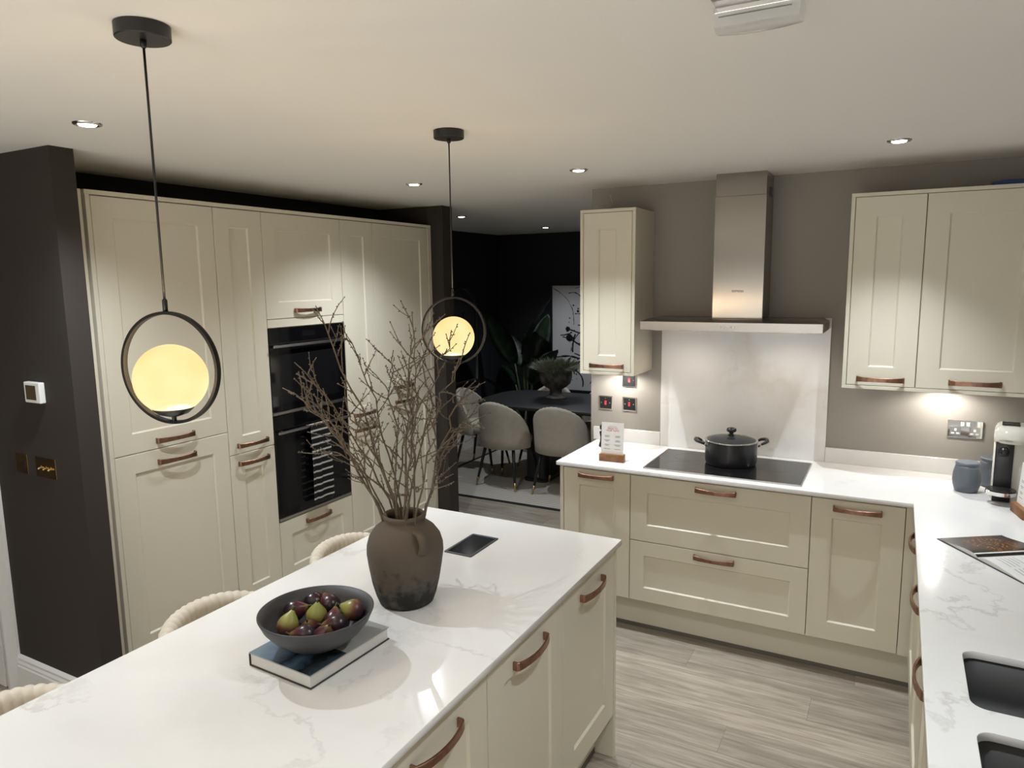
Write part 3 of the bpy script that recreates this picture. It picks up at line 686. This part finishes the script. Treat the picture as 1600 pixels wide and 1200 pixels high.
# ------------------------------------------------------------------ vase + twigs
VX, VY = -1.290, 1.676
t = thing('clay_vase', 'rustic brown clay vase with small lug handle, blackened near its base', 'vase', (VX, VY, W))
vp = [(0, .0004), (.070, .0004), (.082, .005), (.0915, .03), (.102, .07), (.111, .12), (.1165, .16), (.1155, .185), (.108, .212), (.092, .235), (.073, .250), (.062, .256), (.0595, .262), (.064, .268), (.066, .274), (.063, .279), (.056, .279), (.053, .272), (.056, .258), (.085, .235), (.105, .19), (.10, .12), (.075, .03), (0, .02)]
bm = lathe(vp, 64, cap=False)
for v in bm.verts:
    a = math.atan2(v.co.y, v.co.x); k = 1+.008*math.sin(a*2+v.co.z*9)+.006*math.sin(a*5+v.co.z*23); v.co.x *= k; v.co.y *= k
vb = obj('body', bm, vasem, t, True)
def lug(ang):
    rings = []
    for i in range(11):
        a = PI*(-.5+i/10)
        r = .098+.030*math.cos(a)*1.0; z = .213+.030*math.sin(a)
        if i == 0: r = .104
        if i == 10: r = .082
        hw = .012+.003*abs(math.sin(a)); th = .007
        nr, nz = math.cos(a), math.sin(a)
        rings.append([Vector((r+nr*th*c-0, s, z+nz*th*c)) for c, s in ((1, -hw*.6), (.2, -hw), (-1, -hw*.8), (-1, hw*.8), (.2, hw), (1, hw*.6))])
    bm = loops(rings); xf(bm, Matrix.Rotation(ang, 4, 'Z')); return bm
obj('lug_handle', lug(math.radians(-28)), vasem, t, True); obj('lug_handle', lug(math.radians(152)), vasem, t, True)

def branch(tip, seed, base_off, r0=.0042, nside=9):
    rnd = random.Random(seed); bm = bmesh.new(); buds = bmesh.new()
    p0 = Vector((VX+base_off[0], VY+base_off[1], W+.05)); mid = Vector((VX+base_off[0]*2.2+(tip[0]-VX)*.05, VY+base_off[1]*2.2+(tip[1]-VY)*.05, W+.275)); tip = Vector(tip)
    def bud(p, d):
        q = p+d*.006
        tube([p, p+d*.003, q], [.0012, .0021, .0006], 5, buds)
    def grow(pts, ra, rb, depth):
        n = len(pts); tube(pts, [ra+(rb-ra)*i/(n-1) for i in range(n)], 6 if depth == 0 else 5, bm)
        for i in range(1, n):
            if pts[i].z < W+.29: continue
            for _ in range(2 if rnd.random() < .5 else 1):
                s = rnd.random(); p = pts[i-1].lerp(pts[i], s); t = (pts[i]-pts[i-1]).normalized()
                o = t.orthogonal().normalized(); o.rotate(Matrix.Rotation(rnd.uniform(0, 2*PI), 3, t)); bud(p, (o+t*.5).normalized())
        bud(pts[-1]-(pts[-1]-pts[-2]).normalized()*.002, (pts[-1]-pts[-2]).normalized())
    pts = []; N_ = 14
    for i in range(N_+1):
        s = i/N_; p = p0.lerp(mid, min(1, s*4)) if s < .25 else mid.lerp(tip, (s-.25)/.75)
        k = max(0, s-.25)/.75
        sag = Vector((0, 0, .05*math.sin(PI*k)))
        p = p+sag+Vector((rnd.uniform(-1, 1), rnd.uniform(-1, 1), rnd.uniform(-.3, .3)))*.012*(1 if k > 0 else 0)*min(1, k*3)
        pts.append(p)
    grow(pts, r0, .0013, 0)
    for b in range(nside):
        s = .38+.58*(b+rnd.random()*.6)/nside; i = min(N_-1, int(s*N_)); p = pts[i].lerp(pts[i+1], s*N_-i)
        t = (pts[i+1]-pts[i]).normalized(); o = t.orthogonal().normalized(); o.rotate(Matrix.Rotation(rnd.uniform(0, 2*PI), 3, t))
        d = (t*.85+o*rnd.uniform(.5, 1.3)+Vector((0, 0, .15))).normalized(); ln = rnd.uniform(.05, .19)*(1.2-.55*s)
        sp = [p]; nn = 5
        for j in range(nn):
            d = (d+Vector((rnd.uniform(-1, 1), rnd.uniform(-1, 1), rnd.uniform(-.6, 1)))*.18).normalized(); sp.append(sp[-1]+d*ln/nn)
        grow(sp, .0020, .0010, 1)
        if rnd.random() < .6:
            d2 = (d+Vector((rnd.uniform(-1, 1), rnd.uniform(-1, 1), rnd.uniform(-.4, .8)))*.8).normalized(); q = sp[2]
            grow([q, q+d2*.025, q+d2*.05+Vector((0, 0, .006))], .0014, .0009, 2)
    return bm, buds
tips = [(-1.60, 1.66, 1.80), (-1.55, 1.76, 1.72), (-1.69, 1.66, 1.62), (-1.68, 1.60, 1.55), (-1.665, 1.72, 1.44), (-1.59, 1.56, 1.53), (-1.46, 1.62, 1.50), (-1.56, 1.60, 1.36),
        (-1.25, 1.70, 1.73), (-1.19, 1.62, 1.79), (-1.15, 1.74, 1.72), (-1.07, 1.66, 1.66), (-1.10, 1.78, 1.58), (-1.06, 1.72, 1.50), (-1.31, 1.78, 1.62), (-1.17, 1.60, 1.55), (-1.14, 1.55, 1.30), (-1.40, 1.78, 1.66)]
for i, tp in enumerate(tips):
    a = 2*PI*i/len(tips)*3.1; lean = -1 if tp[0] < VX else 1
    bo = (.014*lean+.010*math.cos(a), .018*math.sin(a))
    g, bu = branch(tp, 100+i, bo, .0048 if i % 3 == 0 else .0036, 10 if tp[2] > 1.45 else 6)
    side = 'leaning left towards the ovens' if lean < 0 else 'leaning right towards the far pendant'
    o = obj('dry_branch', g, twig, smooth=True); tag(o, 'thin dry budded branch in the clay vase, '+side, 'branch', 'dry branches in the vase, '+side)
    b_ = obj('buds', bu, twig, o); b_['kind'] = 'stuff'

# ------------------------------------------------------------------ book, bowl, figs on island
BZ = .036
bx, by = -1.304, 1.318
t = thing('coffee_table_book', 'thick hardback book with blue cover photo under the fig bowl', 'book', (bx, by, W+.0004), math.radians(-3))
bw, bl = .224, .287
obj('back_cover', box(-bw/2, bw/2, -bl/2, bl/2, 0, .003, bev=.0008, seg=1), darkc, t)
fc = obj('front_cover', box(-bw/2, bw/2, -bl/2, bl/2, BZ-.003, BZ, bev=.0008, seg=1), greyc, t)
obj('spine', box(-bw/2, -bw/2+.003, -bl/2, bl/2, .003, BZ-.003), darkc, t)
obj('pages', box(-bw/2+.003, bw/2-.004, -bl/2+.004, bl/2-.004, .003, BZ-.003), ramp_mat('page_edges', 2, [(0, (.72, .70, .66)), (.5, (.60, .58, .54)), (1, (.72, .70, .66))], .8, 0, 1, 400, 0, 'frac'), t)
obj('cover_photo', box(-bw/2+.001, bw/2-.001, -bl/2+.001, -bl/2+.125, BZ, BZ+.0004), photom, fc)
BX, BY, BB = -1.290, 1.292, W+.0004+BZ+.0006
t = obj('fruit_bowl', lathe([(0, .0003), (.050, .0003), (.054, .003), (.058, .008), (.085, .020), (.115, .044), (.136, .070), (.1475, .096), (.1475, .099), (.144, .100), (.1325, .074), (.111, .048), (.08, .026), (.04, .015), (0, .013)], 64, cap=False), bowlm, smooth=True, loc=(BX, BY, BB))
tag(t, 'wide matt slate bowl of figs standing on the book', 'bowl')
def fig_mesh(mat):
    FS = 1.13
    bm = lathe([(r*FS, z*FS) for r, z in [(0, -.0245), (.010, -.024), (.018, -.019), (.0235, -.008), (.0245, .001), (.021, .012), (.0145, .021), (.0075, .029), (.004, .034), (0, .035)]], 24, cap=False)
    for v in bm.verts:
        a = math.atan2(v.co.y, v.co.x); k = 1+.02*math.sin(9*a)+.03*math.sin(2*a); v.co.x *= k; v.co.y *= k
    bmesh.ops.recalc_face_normals(bm, faces=bm.faces[:])
    me = bpy.data.meshes.new('fig'); bm.to_mesh(me); bm.free(); me.materials.append(mat)
    for p in me.polygons: p.use_smooth = True
    return me
FM = {0: fig_mesh(figm), 1: fig_mesh(figg)}
sbm = tube([(0, 0, .037), (.001, 0, .044), (.003, .001, .049)], [.0032, .0026, .003], 8); STM = bpy.data.meshes.new('stem'); sbm.to_mesh(STM); sbm.free(); STM.materials.append(M('fig_stem', (.06, .06, .025), .7))
figs = [(-1.368, 1.366, .070, 0, 75, 95, 'dark purple fig at the far rim of the bowl'), (-1.318, 1.372, .072, 0, 160, 60, 'red-green fig beside the far rim, second from left'), (-1.236, 1.372, .074, 1, 195, 75, 'green-necked fig at the right side of bowl'),
        (-1.376, 1.300, .072, 0, 30, 70, 'glossy purple fig at the left side of bowl'), (-1.310, 1.312, .068, 1, 0, 8, 'green fig with stem upright in the middle of bowl'), (-1.340, 1.240, .066, 1, 80, 25, 'green-topped fig at the front left of bowl'),
        (-1.278, 1.238, .054, 0, 215, 80, 'crimson fig lying at the front of bowl'), (-1.262, 1.325, .056, 0, 120, 40, 'small dark fig tucked behind the middle of bowl'), (-1.228, 1.300, .066, 0, 215, 85, 'purple fig with green neck lying right of centre'),
        (-1.234, 1.256, .053, 0, 0, 30, 'dull dark fig at the front right of bowl'), (-1.300, 1.275, .046, 0, 300, 30, 'dark fig mostly hidden under the others')]
for x, y, z, k, az, tilt, lb in figs:
    o = obj('fig', FM[k], None, loc=(x, y, BB+z)); tag(o, lb, 'fig', 'figs in the slate bowl')
    d = Vector((math.sin(math.radians(tilt))*math.cos(math.radians(az)), math.sin(math.radians(tilt))*math.sin(math.radians(az)), math.cos(math.radians(tilt))))
    o.rotation_mode = 'QUATERNION'; o.rotation_quaternion = Vector((0, 0, 1)).rotation_difference(d)
    obj('stem', STM, None, o)

# ------------------------------------------------------------------ worktop items
def menu_card(label, x, y, rz, lines=True):
    t = thing('menu_card', label, 'card holder', (x, y, W+.0003), rz, 'menu cards in wooden blocks')
    obj('wooden_block', slab2d([[(-.067, -.022), (.067, -.022), (.067, .022), (-.067, .022)]], 0, .040, .0012), woodb, t)
    c = obj('card', xf(box(-.062, .062, -.001, .001, .0, .180), Matrix.Translation((0, -.002, .030)) @ Matrix.Rotation(math.radians(-3), 4, 'X')), paper, t)
    T = Matrix.Translation((0, -.002, .030)) @ Matrix.Rotation(math.radians(-3), 4, 'X') @ Matrix.Translation((0, -.0013, 0)) @ UPRIGHT
    def tx(s, sz, u, v, mat, sp=1.0): obj('printed_line', xf(text_bm(s, sz, .0001, space=sp), T @ Matrix.Translation((u, v, 0))), mat, c)
    if lines:
        tx('ARTISAN', .0075, 0, .158, grey_ink, 1.6); tx('MADE TO', .0125, 0, .147, red); tx('YOUR TASTE', .0125, 0, .136, red)
    rnd = random.Random(3)
    for r in range(4):
        for s in (-1, 1):
            for k in range(2 if r < 3 else 1):
                w = rnd.uniform(.011, .019)-.003*k; v = .108-.024*r-.006*k
                obj('printed_line', xf(box(-w, w, -.0012, .0012, -.0001, .0001), T @ Matrix.Translation((s*.030, v, 0))), grey_ink, c)
    return t
menu_card('white menu card with red heading in a wooden block, left of hob', -1.320, 3.56, math.radians(3))
menu_card('menu card in a wooden block, cut by the right frame edge', .4925, 3.446, math.radians(-79), False)
# ornament behind the card
t = obj('pepper_mill', lathe([(0, .0003), (.026, .0003), (.027, .006), (.020, .03), (.017, .055), (.022, .078), (.023, .088), (.012, .095), (.012, .099), (.020, .104), (.022, .116), (.016, .130), (0, .133)], 24, cap=False), blackp, smooth=True, loc=(-1.487, 3.86, W))
tag(t, 'small black turned mill half hidden behind the menu card', 'mill')
# canisters
def canister(label, x, y):
    t = thing('ribbed_canister', label, 'canister', (x, y, W+.0003), 0, 'blue-grey ribbed canisters')
    prof = [(.040, 0), (.046, .004), (.053, .03), (.056, .055), (.054, .085), (.049, .110), (.046, .122), (.044, .122), (.044, .01)]
    bm = lathe(prof, 120, cap=True)
    for v in bm.verts:
        if .012 < v.co.z < .108 and v.co.xy.length > .045:
            a = math.atan2(v.co.y, v.co.x); k = 1+.014*math.cos(40*a); v.co.x *= k; v.co.y *= k
    obj('jar', bm, ribm, t, True)
    obj('lid', lathe([(.0, .1225), (.046, .1225), (.048, .125), (.048, .133), (.045, .1365), (0, .137)], 48, cap=False), ribm, t, 'auto')
canister('blue-grey ribbed canister standing in front, left of the coffee machine', .317, 3.745)
canister('blue-grey ribbed canister half hidden behind the coffee machine', .425, 3.885)
# coffee machine (front faces -Y, slightly turned)
t = thing('coffee_machine', 'cream capsule coffee machine with black front at right edge', 'coffee machine', (.450, 3.63, W+.0004), math.radians(-6))
def slabz(pts, z0, z1): return loops([[(a, b, z0) for a, b in pts], [(a, b, z1) for a, b in pts]])
bd = obj('body', loops([[(a, b, z) for a, b in rrect(-.053+i, .075-i, .006+i, .215-i, .028)] for i, z in ((.002, 0), (0, .004), (0, .255), (.004, .262))]), creampl, t, 'auto')
obj('front_panel', box(-.046, .020, -.014, .0065, .0005, .262, bev=.004), blackp, t, 'auto')
hd = obj('head', loops([[(.006+(a-.006)*k, .085+(b-.085)*k, z) for a, b in rrect(-.056, .079, -.026, .215, .055, 8)] for z, k in ((.258, .96), (.262, 1), (.285, 1), (.305, .94), (.320, .80), (.328, .6), (.331, .3))]), creampl, t, True)
obj('lever', box(-.03, .035, .03, .10, .329, .336, bev=.003), blackp, hd)
obj('logo', xf(text_bm('NESPRESSO', .0095, .0002), Matrix.Translation((-.012, -.0268, .272)) @ UPRIGHT), darkc, hd)
obj('spout', lathe([(0, 0), (.016, 0), (.019, .006), (.019, .024), (.012, .036), (0, .038)], 24, c=(-.016, -.014, .205)), blackp, t, True)
tr = obj('drip_tray', loops([[(x, y, z) for x, y in [(-.014+r*math.cos(2*PI*i/40), -.046+r*.9*math.sin(2*PI*i/40)) for i in range(40)]] for r, z in ((.053, .042), (.058, .045), (.058, .060), (.055, .062))]), chrome, t, 'auto')
obj('cup_grid', lathe([(0, .0625), (.054, .0625), (.053, .066), (.04, .067), (0, .067)], 36, c=(-.014, -.046, 0)), blackp, tr, 'auto')
# open cookbook
t = thing('open_cookbook', 'open cookbook with a dark food photo page on right worktop', 'book', (.289, 2.821, W+.0003), math.radians(-56))
def pageprof(s, w): return [(s*w*i/10, .003+.013*(math.sin(PI*min(1, (i/10)**.55)))*(1-.3*i/10)+.003*(1-i/10)) for i in range(11)]
def pages(s, mat, nm, w=.196, d0=.004, d1=.255):
    pf = pageprof(s, w)
    top_ = [(x, z) for x, z in pf]; bot = [(x, .0032) for x, z in pf[::-1]]
    bm = loops([[(x, d0, z) for x, z in top_+bot], [(x, d1, z) for x, z in top_+bot]])
    return obj(nm, bm, mat, t)
obj('cover', box(-.205, .205, 0, .262, 0, .003, bev=.0008, seg=1), darkc, t)
pL = pages(-1, paper, 'page_block'); pR = pages(1, paper, 'page_block')
def leafsheet(s, mat, nm, par, x0, x1, y0, y1, dz):
    bm = bmesh.new(); pf = [p for p in pageprof(s, .196)]
    def zat(x):
        for (xa, za), (xb, zb) in zip(pf, pf[1:]):
            if min(xa, xb) <= x <= max(xa, xb): return za+(zb-za)*(x-xa)/(xb-xa)
        return pf[-1][1]
    n = 16; a = [bm.verts.new((x0+(x1-x0)*i/n, y0, zat(x0+(x1-x0)*i/n)+dz)) for i in range(n+1)]; b = [bm.verts.new((v.co.x, y1, v.co.z)) for v in a]
    for i in range(n): bm.faces.new((a[i], a[i+1], b[i+1], b[i]))
    return obj(nm, bm, mat, par)
leafsheet(-1, foodm, 'photo_page', pL, -.004, -.196, .004, .255, .0004)
for c0 in (.03, .112):
    for r in range(13):
        if r in (5, 9): continue
        leafsheet(1, grey_ink, 'printed_line', pR, c0, c0+.07-(.02 if r % 4 == 3 else 0), .04+r*.0155, .0425+r*.0155, .0004)

# things on top of wall cupboards
pts = [(-1.47, 3.90, 2.252)]+[(-1.40+.06*math.cos(i*.7), 3.86+.03*math.sin(i*.7), 2.2535+.003*abs(math.sin(i))+.0008*i) for i in range(16)]+[(-1.42, 3.80, 2.285), (-1.43, 3.79, 2.335)]
tag(obj('cable_coil', tube(pts, .0030, 6), wirem, smooth=True), 'loose coil of cable on top of the narrow wall cupboard', 'cable')
t = obj('blue_packet', loops([[(x, y, 2.2493) for x, y in rrect(.33, .45, 3.78, 3.86, .01)], [(x, y, 2.268) for x, y in rrect(.325, .455, 3.775, 3.865, .015)], [(x+.005, y, 2.278) for x, y in rrect(.36, .44, 3.80, 3.85, .01)]]), bluepl)
tag(t, 'blue packet lying on top of the wide wall cupboard', 'packet')

# ------------------------------------------------------------------ seats
def shell(a, b, z0, z1, th, flare=.10, Th=1.75, n=61, chan=0, depth=.004, outer_ch=False, pw=2.4, minh=.12):
    rings = []
    for i in range(n):
        u = -1+2*i/(n-1); ang = u*Th
        hfac = max(minh, (1-abs(u)**pw)**(1/pw)); zt = z0+(z1-z0)*hfac
        tt = th*(.55+.45*hfac)
        cs = abs(math.sin(PI*chan*(u+1)/2)) if chan else 1
        rad = math.sin(ang), -math.cos(ang)
        def pt(off, z):
            k = 1+flare*(z-z0)/(z1-z0)
            return (rad[0]*(a*k+off), rad[1]*(b*k+off), z)
        ci = depth*(cs-1); co = ci if outer_ch else 0
        sec = []
        for j in range(6): sec.append(pt(tt/2+co, z0+(zt-tt*.5-z0)*j/5))
        for j in range(1, 6): aa = PI*j/6; sec.append(pt((tt/2+co)*math.cos(aa), zt-tt*.5+(tt*.5+ci)*math.sin(aa)))
        for j in range(6): sec.append(pt(-tt/2-ci, z0+(zt-tt*.5-z0)*(5-j)/5))
        rings.append(sec)
    return loops(rings)
def cushion(a, b, z0, z1, n=48, p=2.6):
    def rg(k, z): 
        out = []
        for i in range(n):
            t = 2*PI*i/n; c, s = math.cos(t), math.sin(t); out.append((math.copysign(abs(c)**(2/p), c)*a*k, math.copysign(abs(s)**(2/p), s)*b*k, z))
        return out
    h = z1-z0
    return loops([rg(.86, z0), rg(.95, z0+h*.12), rg(1, z0+h*.4), rg(.99, z0+h*.7), rg(.93, z0+h*.9), rg(.75, z1), rg(.4, z1+.006)])
def dining_chair(label, loc, rz):
    t = thing('dining_chair', label, 'chair', loc, rz, 'cream dining chairs around the black table')
    obj('backrest', shell(.232, .215, .37, .80, .05, flare=.10, Th=1.62, chan=20, depth=.004, pw=1.85, n=121), fabricd, t, True)
    obj('seat', cushion(.215, .215, .375, .475), fabricd, t, True)
    for sx in (-1, 1):
        for sy in (-1, 1):
            p0 = Vector((sx*.15, sy*.13, .385)); p1 = Vector((sx*.215, sy*.205, .0005)); pm = p0.lerp(p1, .80)
            lg = obj('leg', tube([p0, pm], [.016, .0115], 12), black, t, True)
            obj('brass_tip', tube([pm, p1], [.0118, .009], 12), brassd, lg, True)
    return t
dc = dining_chair('cream dining chair seen from behind, left of the two at near table side', (-3.10, 5.615, .0085), math.radians(-6))
dup(dc, (-2.54, 5.615, .0085), math.radians(4), 'cream dining chair seen from behind, beside the hob wall end')
dup(dc, (-3.615, 6.02, .0085), math.radians(-84), 'cream dining chair at the left head of the table, ribbed inside facing right')
dup(dc, (-3.08, 6.39, .0085), math.radians(178), 'cream dining chair on far side of table, behind the urn')
dup(dc, (-2.48, 6.39, .0085), math.radians(183), 'cream dining chair on far side of table, hidden by the hob wall')
def bar_stool(label, loc, rz):
    t = thing('bar_stool', label, 'stool', loc, rz, 'cream ribbed stools along the island')
    obj('backrest', shell(.205, .20, .60, .837, .055, flare=.12, Th=1.7, chan=30, depth=.0035, outer_ch=True, pw=2.3, minh=.15, n=241), fabric, t, True)
    obj('seat', cushion(.20, .20, .585, .67), fabric, t, True)
    for sx in (-1, 1):
        for sy in (-1, 1): obj('leg', tube([(sx*.13, sy*.12, .60), (sx*.19, sy*.19, .0005)], [.014, .010], 10), black, t, True)
    for z, k in ((.22, .168),): obj('footrest', tube([(k*c, k*s, z) for c, s in ((-1, -1), (1, -1), (1, 1), (-1, 1), (-1, -1))], .007, 8), black, t, True)
    return t
bs = bar_stool('cream ribbed stool tucked at the island behind the vase', (-1.77, 2.10, 0), math.radians(-90))
dup(bs, (-1.77, 1.455, 0), math.radians(-90), 'cream ribbed stool tucked at the island, middle of the three')
dup(bs, (-1.77, .81, 0), math.radians(-90), 'cream ribbed stool at the lower left corner of the picture')

# ------------------------------------------------------------------ dining room
t = thing('rug', 'cream striped rug with black border under the dining table', 'rug', (-2.5, 6.0, 0))
RX0, RX1, RY0, RY1 = -1.36, 1.36, -.90, .90
obj('field', box(RX0+.035, RX1-.035, RY0+.035, RY1-.035, .0004, .008), rugm, t)
obj('border', slab2d([[(RX0, RY0), (RX1, RY0), (RX1, RY1), (RX0, RY1)], [(RX0+.0352, RY0+.0352), (RX0+.0352, RY1-.0352), (RX1-.0352, RY1-.0352), (RX1-.0352, RY0+.0352)]], .0004, .0083), M('black_rug_border', (.012, .012, .012), .95), t)
t = thing('dining_table', 'black wooden dining table with rounded ends', 'table', (-2.42, 5.98, .0085))
def tt(e, z): return [(x, y, z) for x, y in rrect(-1.06+e, 1.06-e, -.47+e, .47-e, .30-e, 12)]
obj('tabletop', loops([tt(.03, .712), tt(.008, .720), tt(0, .732), tt(.002, .745), tt(.008, .7485)]), blackw, t, 'auto')
for sx in (-1, 1): obj('pedestal', loops([[(sx*.48+x*k, y*k, z) for x, y in rrect(-.11, .11, -.20, .20, .06, 6)] for z, k in ((.0005, 1.15), (.02, 1.15), (.03, 1.0), (.68, 1.0), (.712, 1.1))]), blackw, t, 'auto')
t = thing('planted_urn', 'mottled grey footed urn with feathery green plant on the table', 'potted plant', (-2.83, 6.09, .757))
obj('urn', lathe([(0, .0004), (.098, .0004), (.100, .012), (.070, .026), (.056, .05), (.060, .085), (.10, .108), (.140, .145), (.155, .20), (.155, .255), (.158, .262), (.158, .275), (.148, .275), (.146, .25), (0, .245)], 56, cap=False), urnm, t, True)
obj('soil', lathe([(0, .2455), (.146, .2455), (.146, .252), (0, .258)], 32), soil, t)
bm = bmesh.new(); rnd = random.Random(5)
for i in range(1500):
    a = rnd.uniform(0, 2*PI); r = .15*math.sqrt(rnd.random()); base_ = Vector((r*math.cos(a), r*math.sin(a), .25))
    d = Vector((math.cos(a)*r*7+rnd.uniform(-.7, .7), math.sin(a)*r*7+rnd.uniform(-.7, .7), rnd.uniform(.5, 1.2))).normalized(); ln = rnd.uniform(.07, .17)
    s = d.orthogonal().normalized()*.0022; m1 = base_+d*ln*.6+Vector((0, 0, .008)); e = base_+d*ln+Vector((0, 0, -.012))
    v = [bm.verts.new(p) for p in (base_-s, base_+s, m1+s*1.4, m1-s*1.4, e)]
    bm.faces.new(v[:4]); bm.faces.new((v[3], v[2], v[4]))
    for k in range(3):
        q = base_.lerp(m1, .5+.18*k); dd = (d.cross(s).normalized()*rnd.choice((-1, 1))+s.normalized()*rnd.uniform(-1, 1)+d*.6).normalized()*.03
        w = [bm.verts.new(p) for p in (q, q+dd*.6+s*.8, q+dd)]; bm.faces.new(w)
fo = obj('foliage', bm, mossm, t); fo['kind'] = 'stuff'
# framed splatter artwork on back wall
t = thing('framed_artwork', 'tall white canvas splattered with black paint on the dining wall', 'artwork', (-2.9, 7.45, .60))
AW, AH = .61, 1.225
obj('canvas', box(-AW+.02, AW-.02, -.022, -.001, .02, AH-.02), M('canvas_white', (.62, .62, .64), .8), t)
for n_, b_ in (('frame', box(-AW, -AW+.02, -.035, -.0005, 0, AH)), ('frame', box(AW-.02, AW, -.035, -.0005, 0, AH)), ('frame', box(-AW+.02, AW-.02, -.035, -.0005, 0, .02)), ('frame', box(-AW+.02, AW-.02, -.035, -.0005, AH-.02, AH))): obj(n_, b_, black, t)
bm = bmesh.new(); rnd = random.Random(11)
def inb(x, z): return max(-AW+.03, min(AW-.03, x)), max(.03, min(AH-.03, z))
for s in range(64):
    x, z = rnd.uniform(-AW+.05, AW-.05), rnd.uniform(.05, AH-.05); a = rnd.choice((rnd.uniform(-.4, .4), PI/2+rnd.uniform(-.3, .3))); wd_ = rnd.uniform(.002, .010); cur = rnd.uniform(-.25, .25); prev = None
    for k in range(rnd.randint(6, 20)):
        w = wd_*rnd.uniform(.5, 1.6); nx, nz = -math.sin(a), math.cos(a)
        p = inb(x+nx*w, z+nz*w); q = inb(x-nx*w, z-nz*w); cur_v = (bm.verts.new((p[0], -.0228, p[1])), bm.verts.new((q[0], -.0228, q[1])))
        if prev: bm.faces.new((prev[0], prev[1], cur_v[1], cur_v[0]))
        prev = cur_v; x += math.cos(a)*.03; z += math.sin(a)*.03; a += cur+rnd.uniform(-.15, .15)
for s in range(70):
    x, z = rnd.uniform(-AW+.08, AW-.08), rnd.uniform(.08, AH-.08); r = rnd.choice((.006, .01, .015, .03, .045)); n = 12
    bm.faces.new([bm.verts.new((*[(q[0], -.0232, q[1]) for q in [inb(x+r*rnd.uniform(.7, 1.2)*math.cos(2*PI*k/n), z+r*rnd.uniform(.7, 1.2)*math.sin(2*PI*k/n))]][0],)) for k in range(n)])
obj('paint_splatter', bm, M('black_paint', (.008, .008, .009), .5), t)
# arched mirror on dining left wall
t = thing('arched_mirror', 'black framed arched mirror on the dark left dining wall', 'mirror', (-4.2, 6.60, .75))
def arch(hw, h, e): 
    pts = [(-hw+e, e), (hw-e, e)]
    return pts+[((hw-e)*math.cos(PI*i/20), h-hw+(hw-e)*math.sin(PI*i/20)) for i in range(21)]
rot = Matrix(((0, 0, 1, 0), (1, 0, 0, 0), (0, 1, 0, 0), (0, 0, 0, 1)))
obj('frame', xf(slab2d([arch(.30, 1.06, 0), arch(.30, 1.06, .02)[::-1]], .0005, .03), rot), black, t)
obj('glass', xf(slab2d([arch(.30, 1.06, .02)], .004, .010), rot), mirrm, t)
# large leafed plant in the corner
t = thing('strelitzia_plant', 'tall dark plant with big paddle leaves in the dining corner', 'potted plant', (-3.62, 7.02, 0))
obj('pot', lathe([(0, .0005), (.13, .0005), (.15, .02), (.18, .30), (.185, .34), (.17, .34), (.165, .31), (0, .30)], 40, cap=False), black, t, 'auto')
obj('soil', lathe([(0, .301), (.164, .301), (.164, .312), (0, .316)], 24), soil, t)
def paddle(base_, tip_, w, droop, seed):
    rnd = random.Random(seed); base_ = Vector(base_); tip_ = Vector(tip_); d = tip_-base_; L_ = d.length; d.normalize()
    side = d.cross(Vector((0, 0, 1)) if abs(d.z) < .9 else Vector((.6, -.8, 0))).normalized(); side.rotate(Matrix.Rotation(rnd.uniform(-.6, .6), 3, d)); nn = side.cross(d).normalized()
    bm = bmesh.new(); g = []; n = 12
    for i in range(n+1):
        s = i/n; c = base_+d*L_*s+Vector((0, 0, -droop*s*s)); hw = w*(math.sin(PI*min(1, s*.97+.03)**.75))**.8+.002
        g.append([bm.verts.new(c+side*hw*q+nn*(.28*hw*abs(q)+.006*math.sin(s*22+q*3))) for q in (-1, -.55, 0, .55, 1)])
    for a, b in zip(g, g[1:]):
        for k in range(4): bm.faces.new((a[k], a[k+1], b[k+1], b[k]))
    bmesh.ops.solidify(bm, geom=bm.faces[:], thickness=.0015)
    return bm
for i, (bx_, tx_, w) in enumerate([((-.05, 0, 1.05), (.35, -.10, 1.78), .11), ((-.12, -.05, .95), (-.42, -.15, 1.62), .12), ((.0, .02, .95), (.02, -.1, 1.42), .07), ((.08, -.05, .72), (.50, -.25, 1.25), .12), ((-.1, -.08, .72), (-.24, -.15, 1.04), .09), ((-.14, -.1, .50), (-.42, -.30, .92), .12), ((.10, -.08, .45), (.36, -.30, .86), .12), ((.05, .1, 1.0), (.18, .2, 1.6), .10), ((-.1, .08, .9), (-.3, .2, 1.35), .10)]):
    b0 = Vector(bx_); st = obj('stalk', tube([(b0.x*.25, b0.y*.3, .305), (b0.x*.6, b0.y*.6, .305+(b0.z-.305)*.5), bx_], [.014, .011, .007], 8), stalkm, t, True)
    obj('leaf', paddle(bx_, tx_, w, .10, i), leafm, st, True)
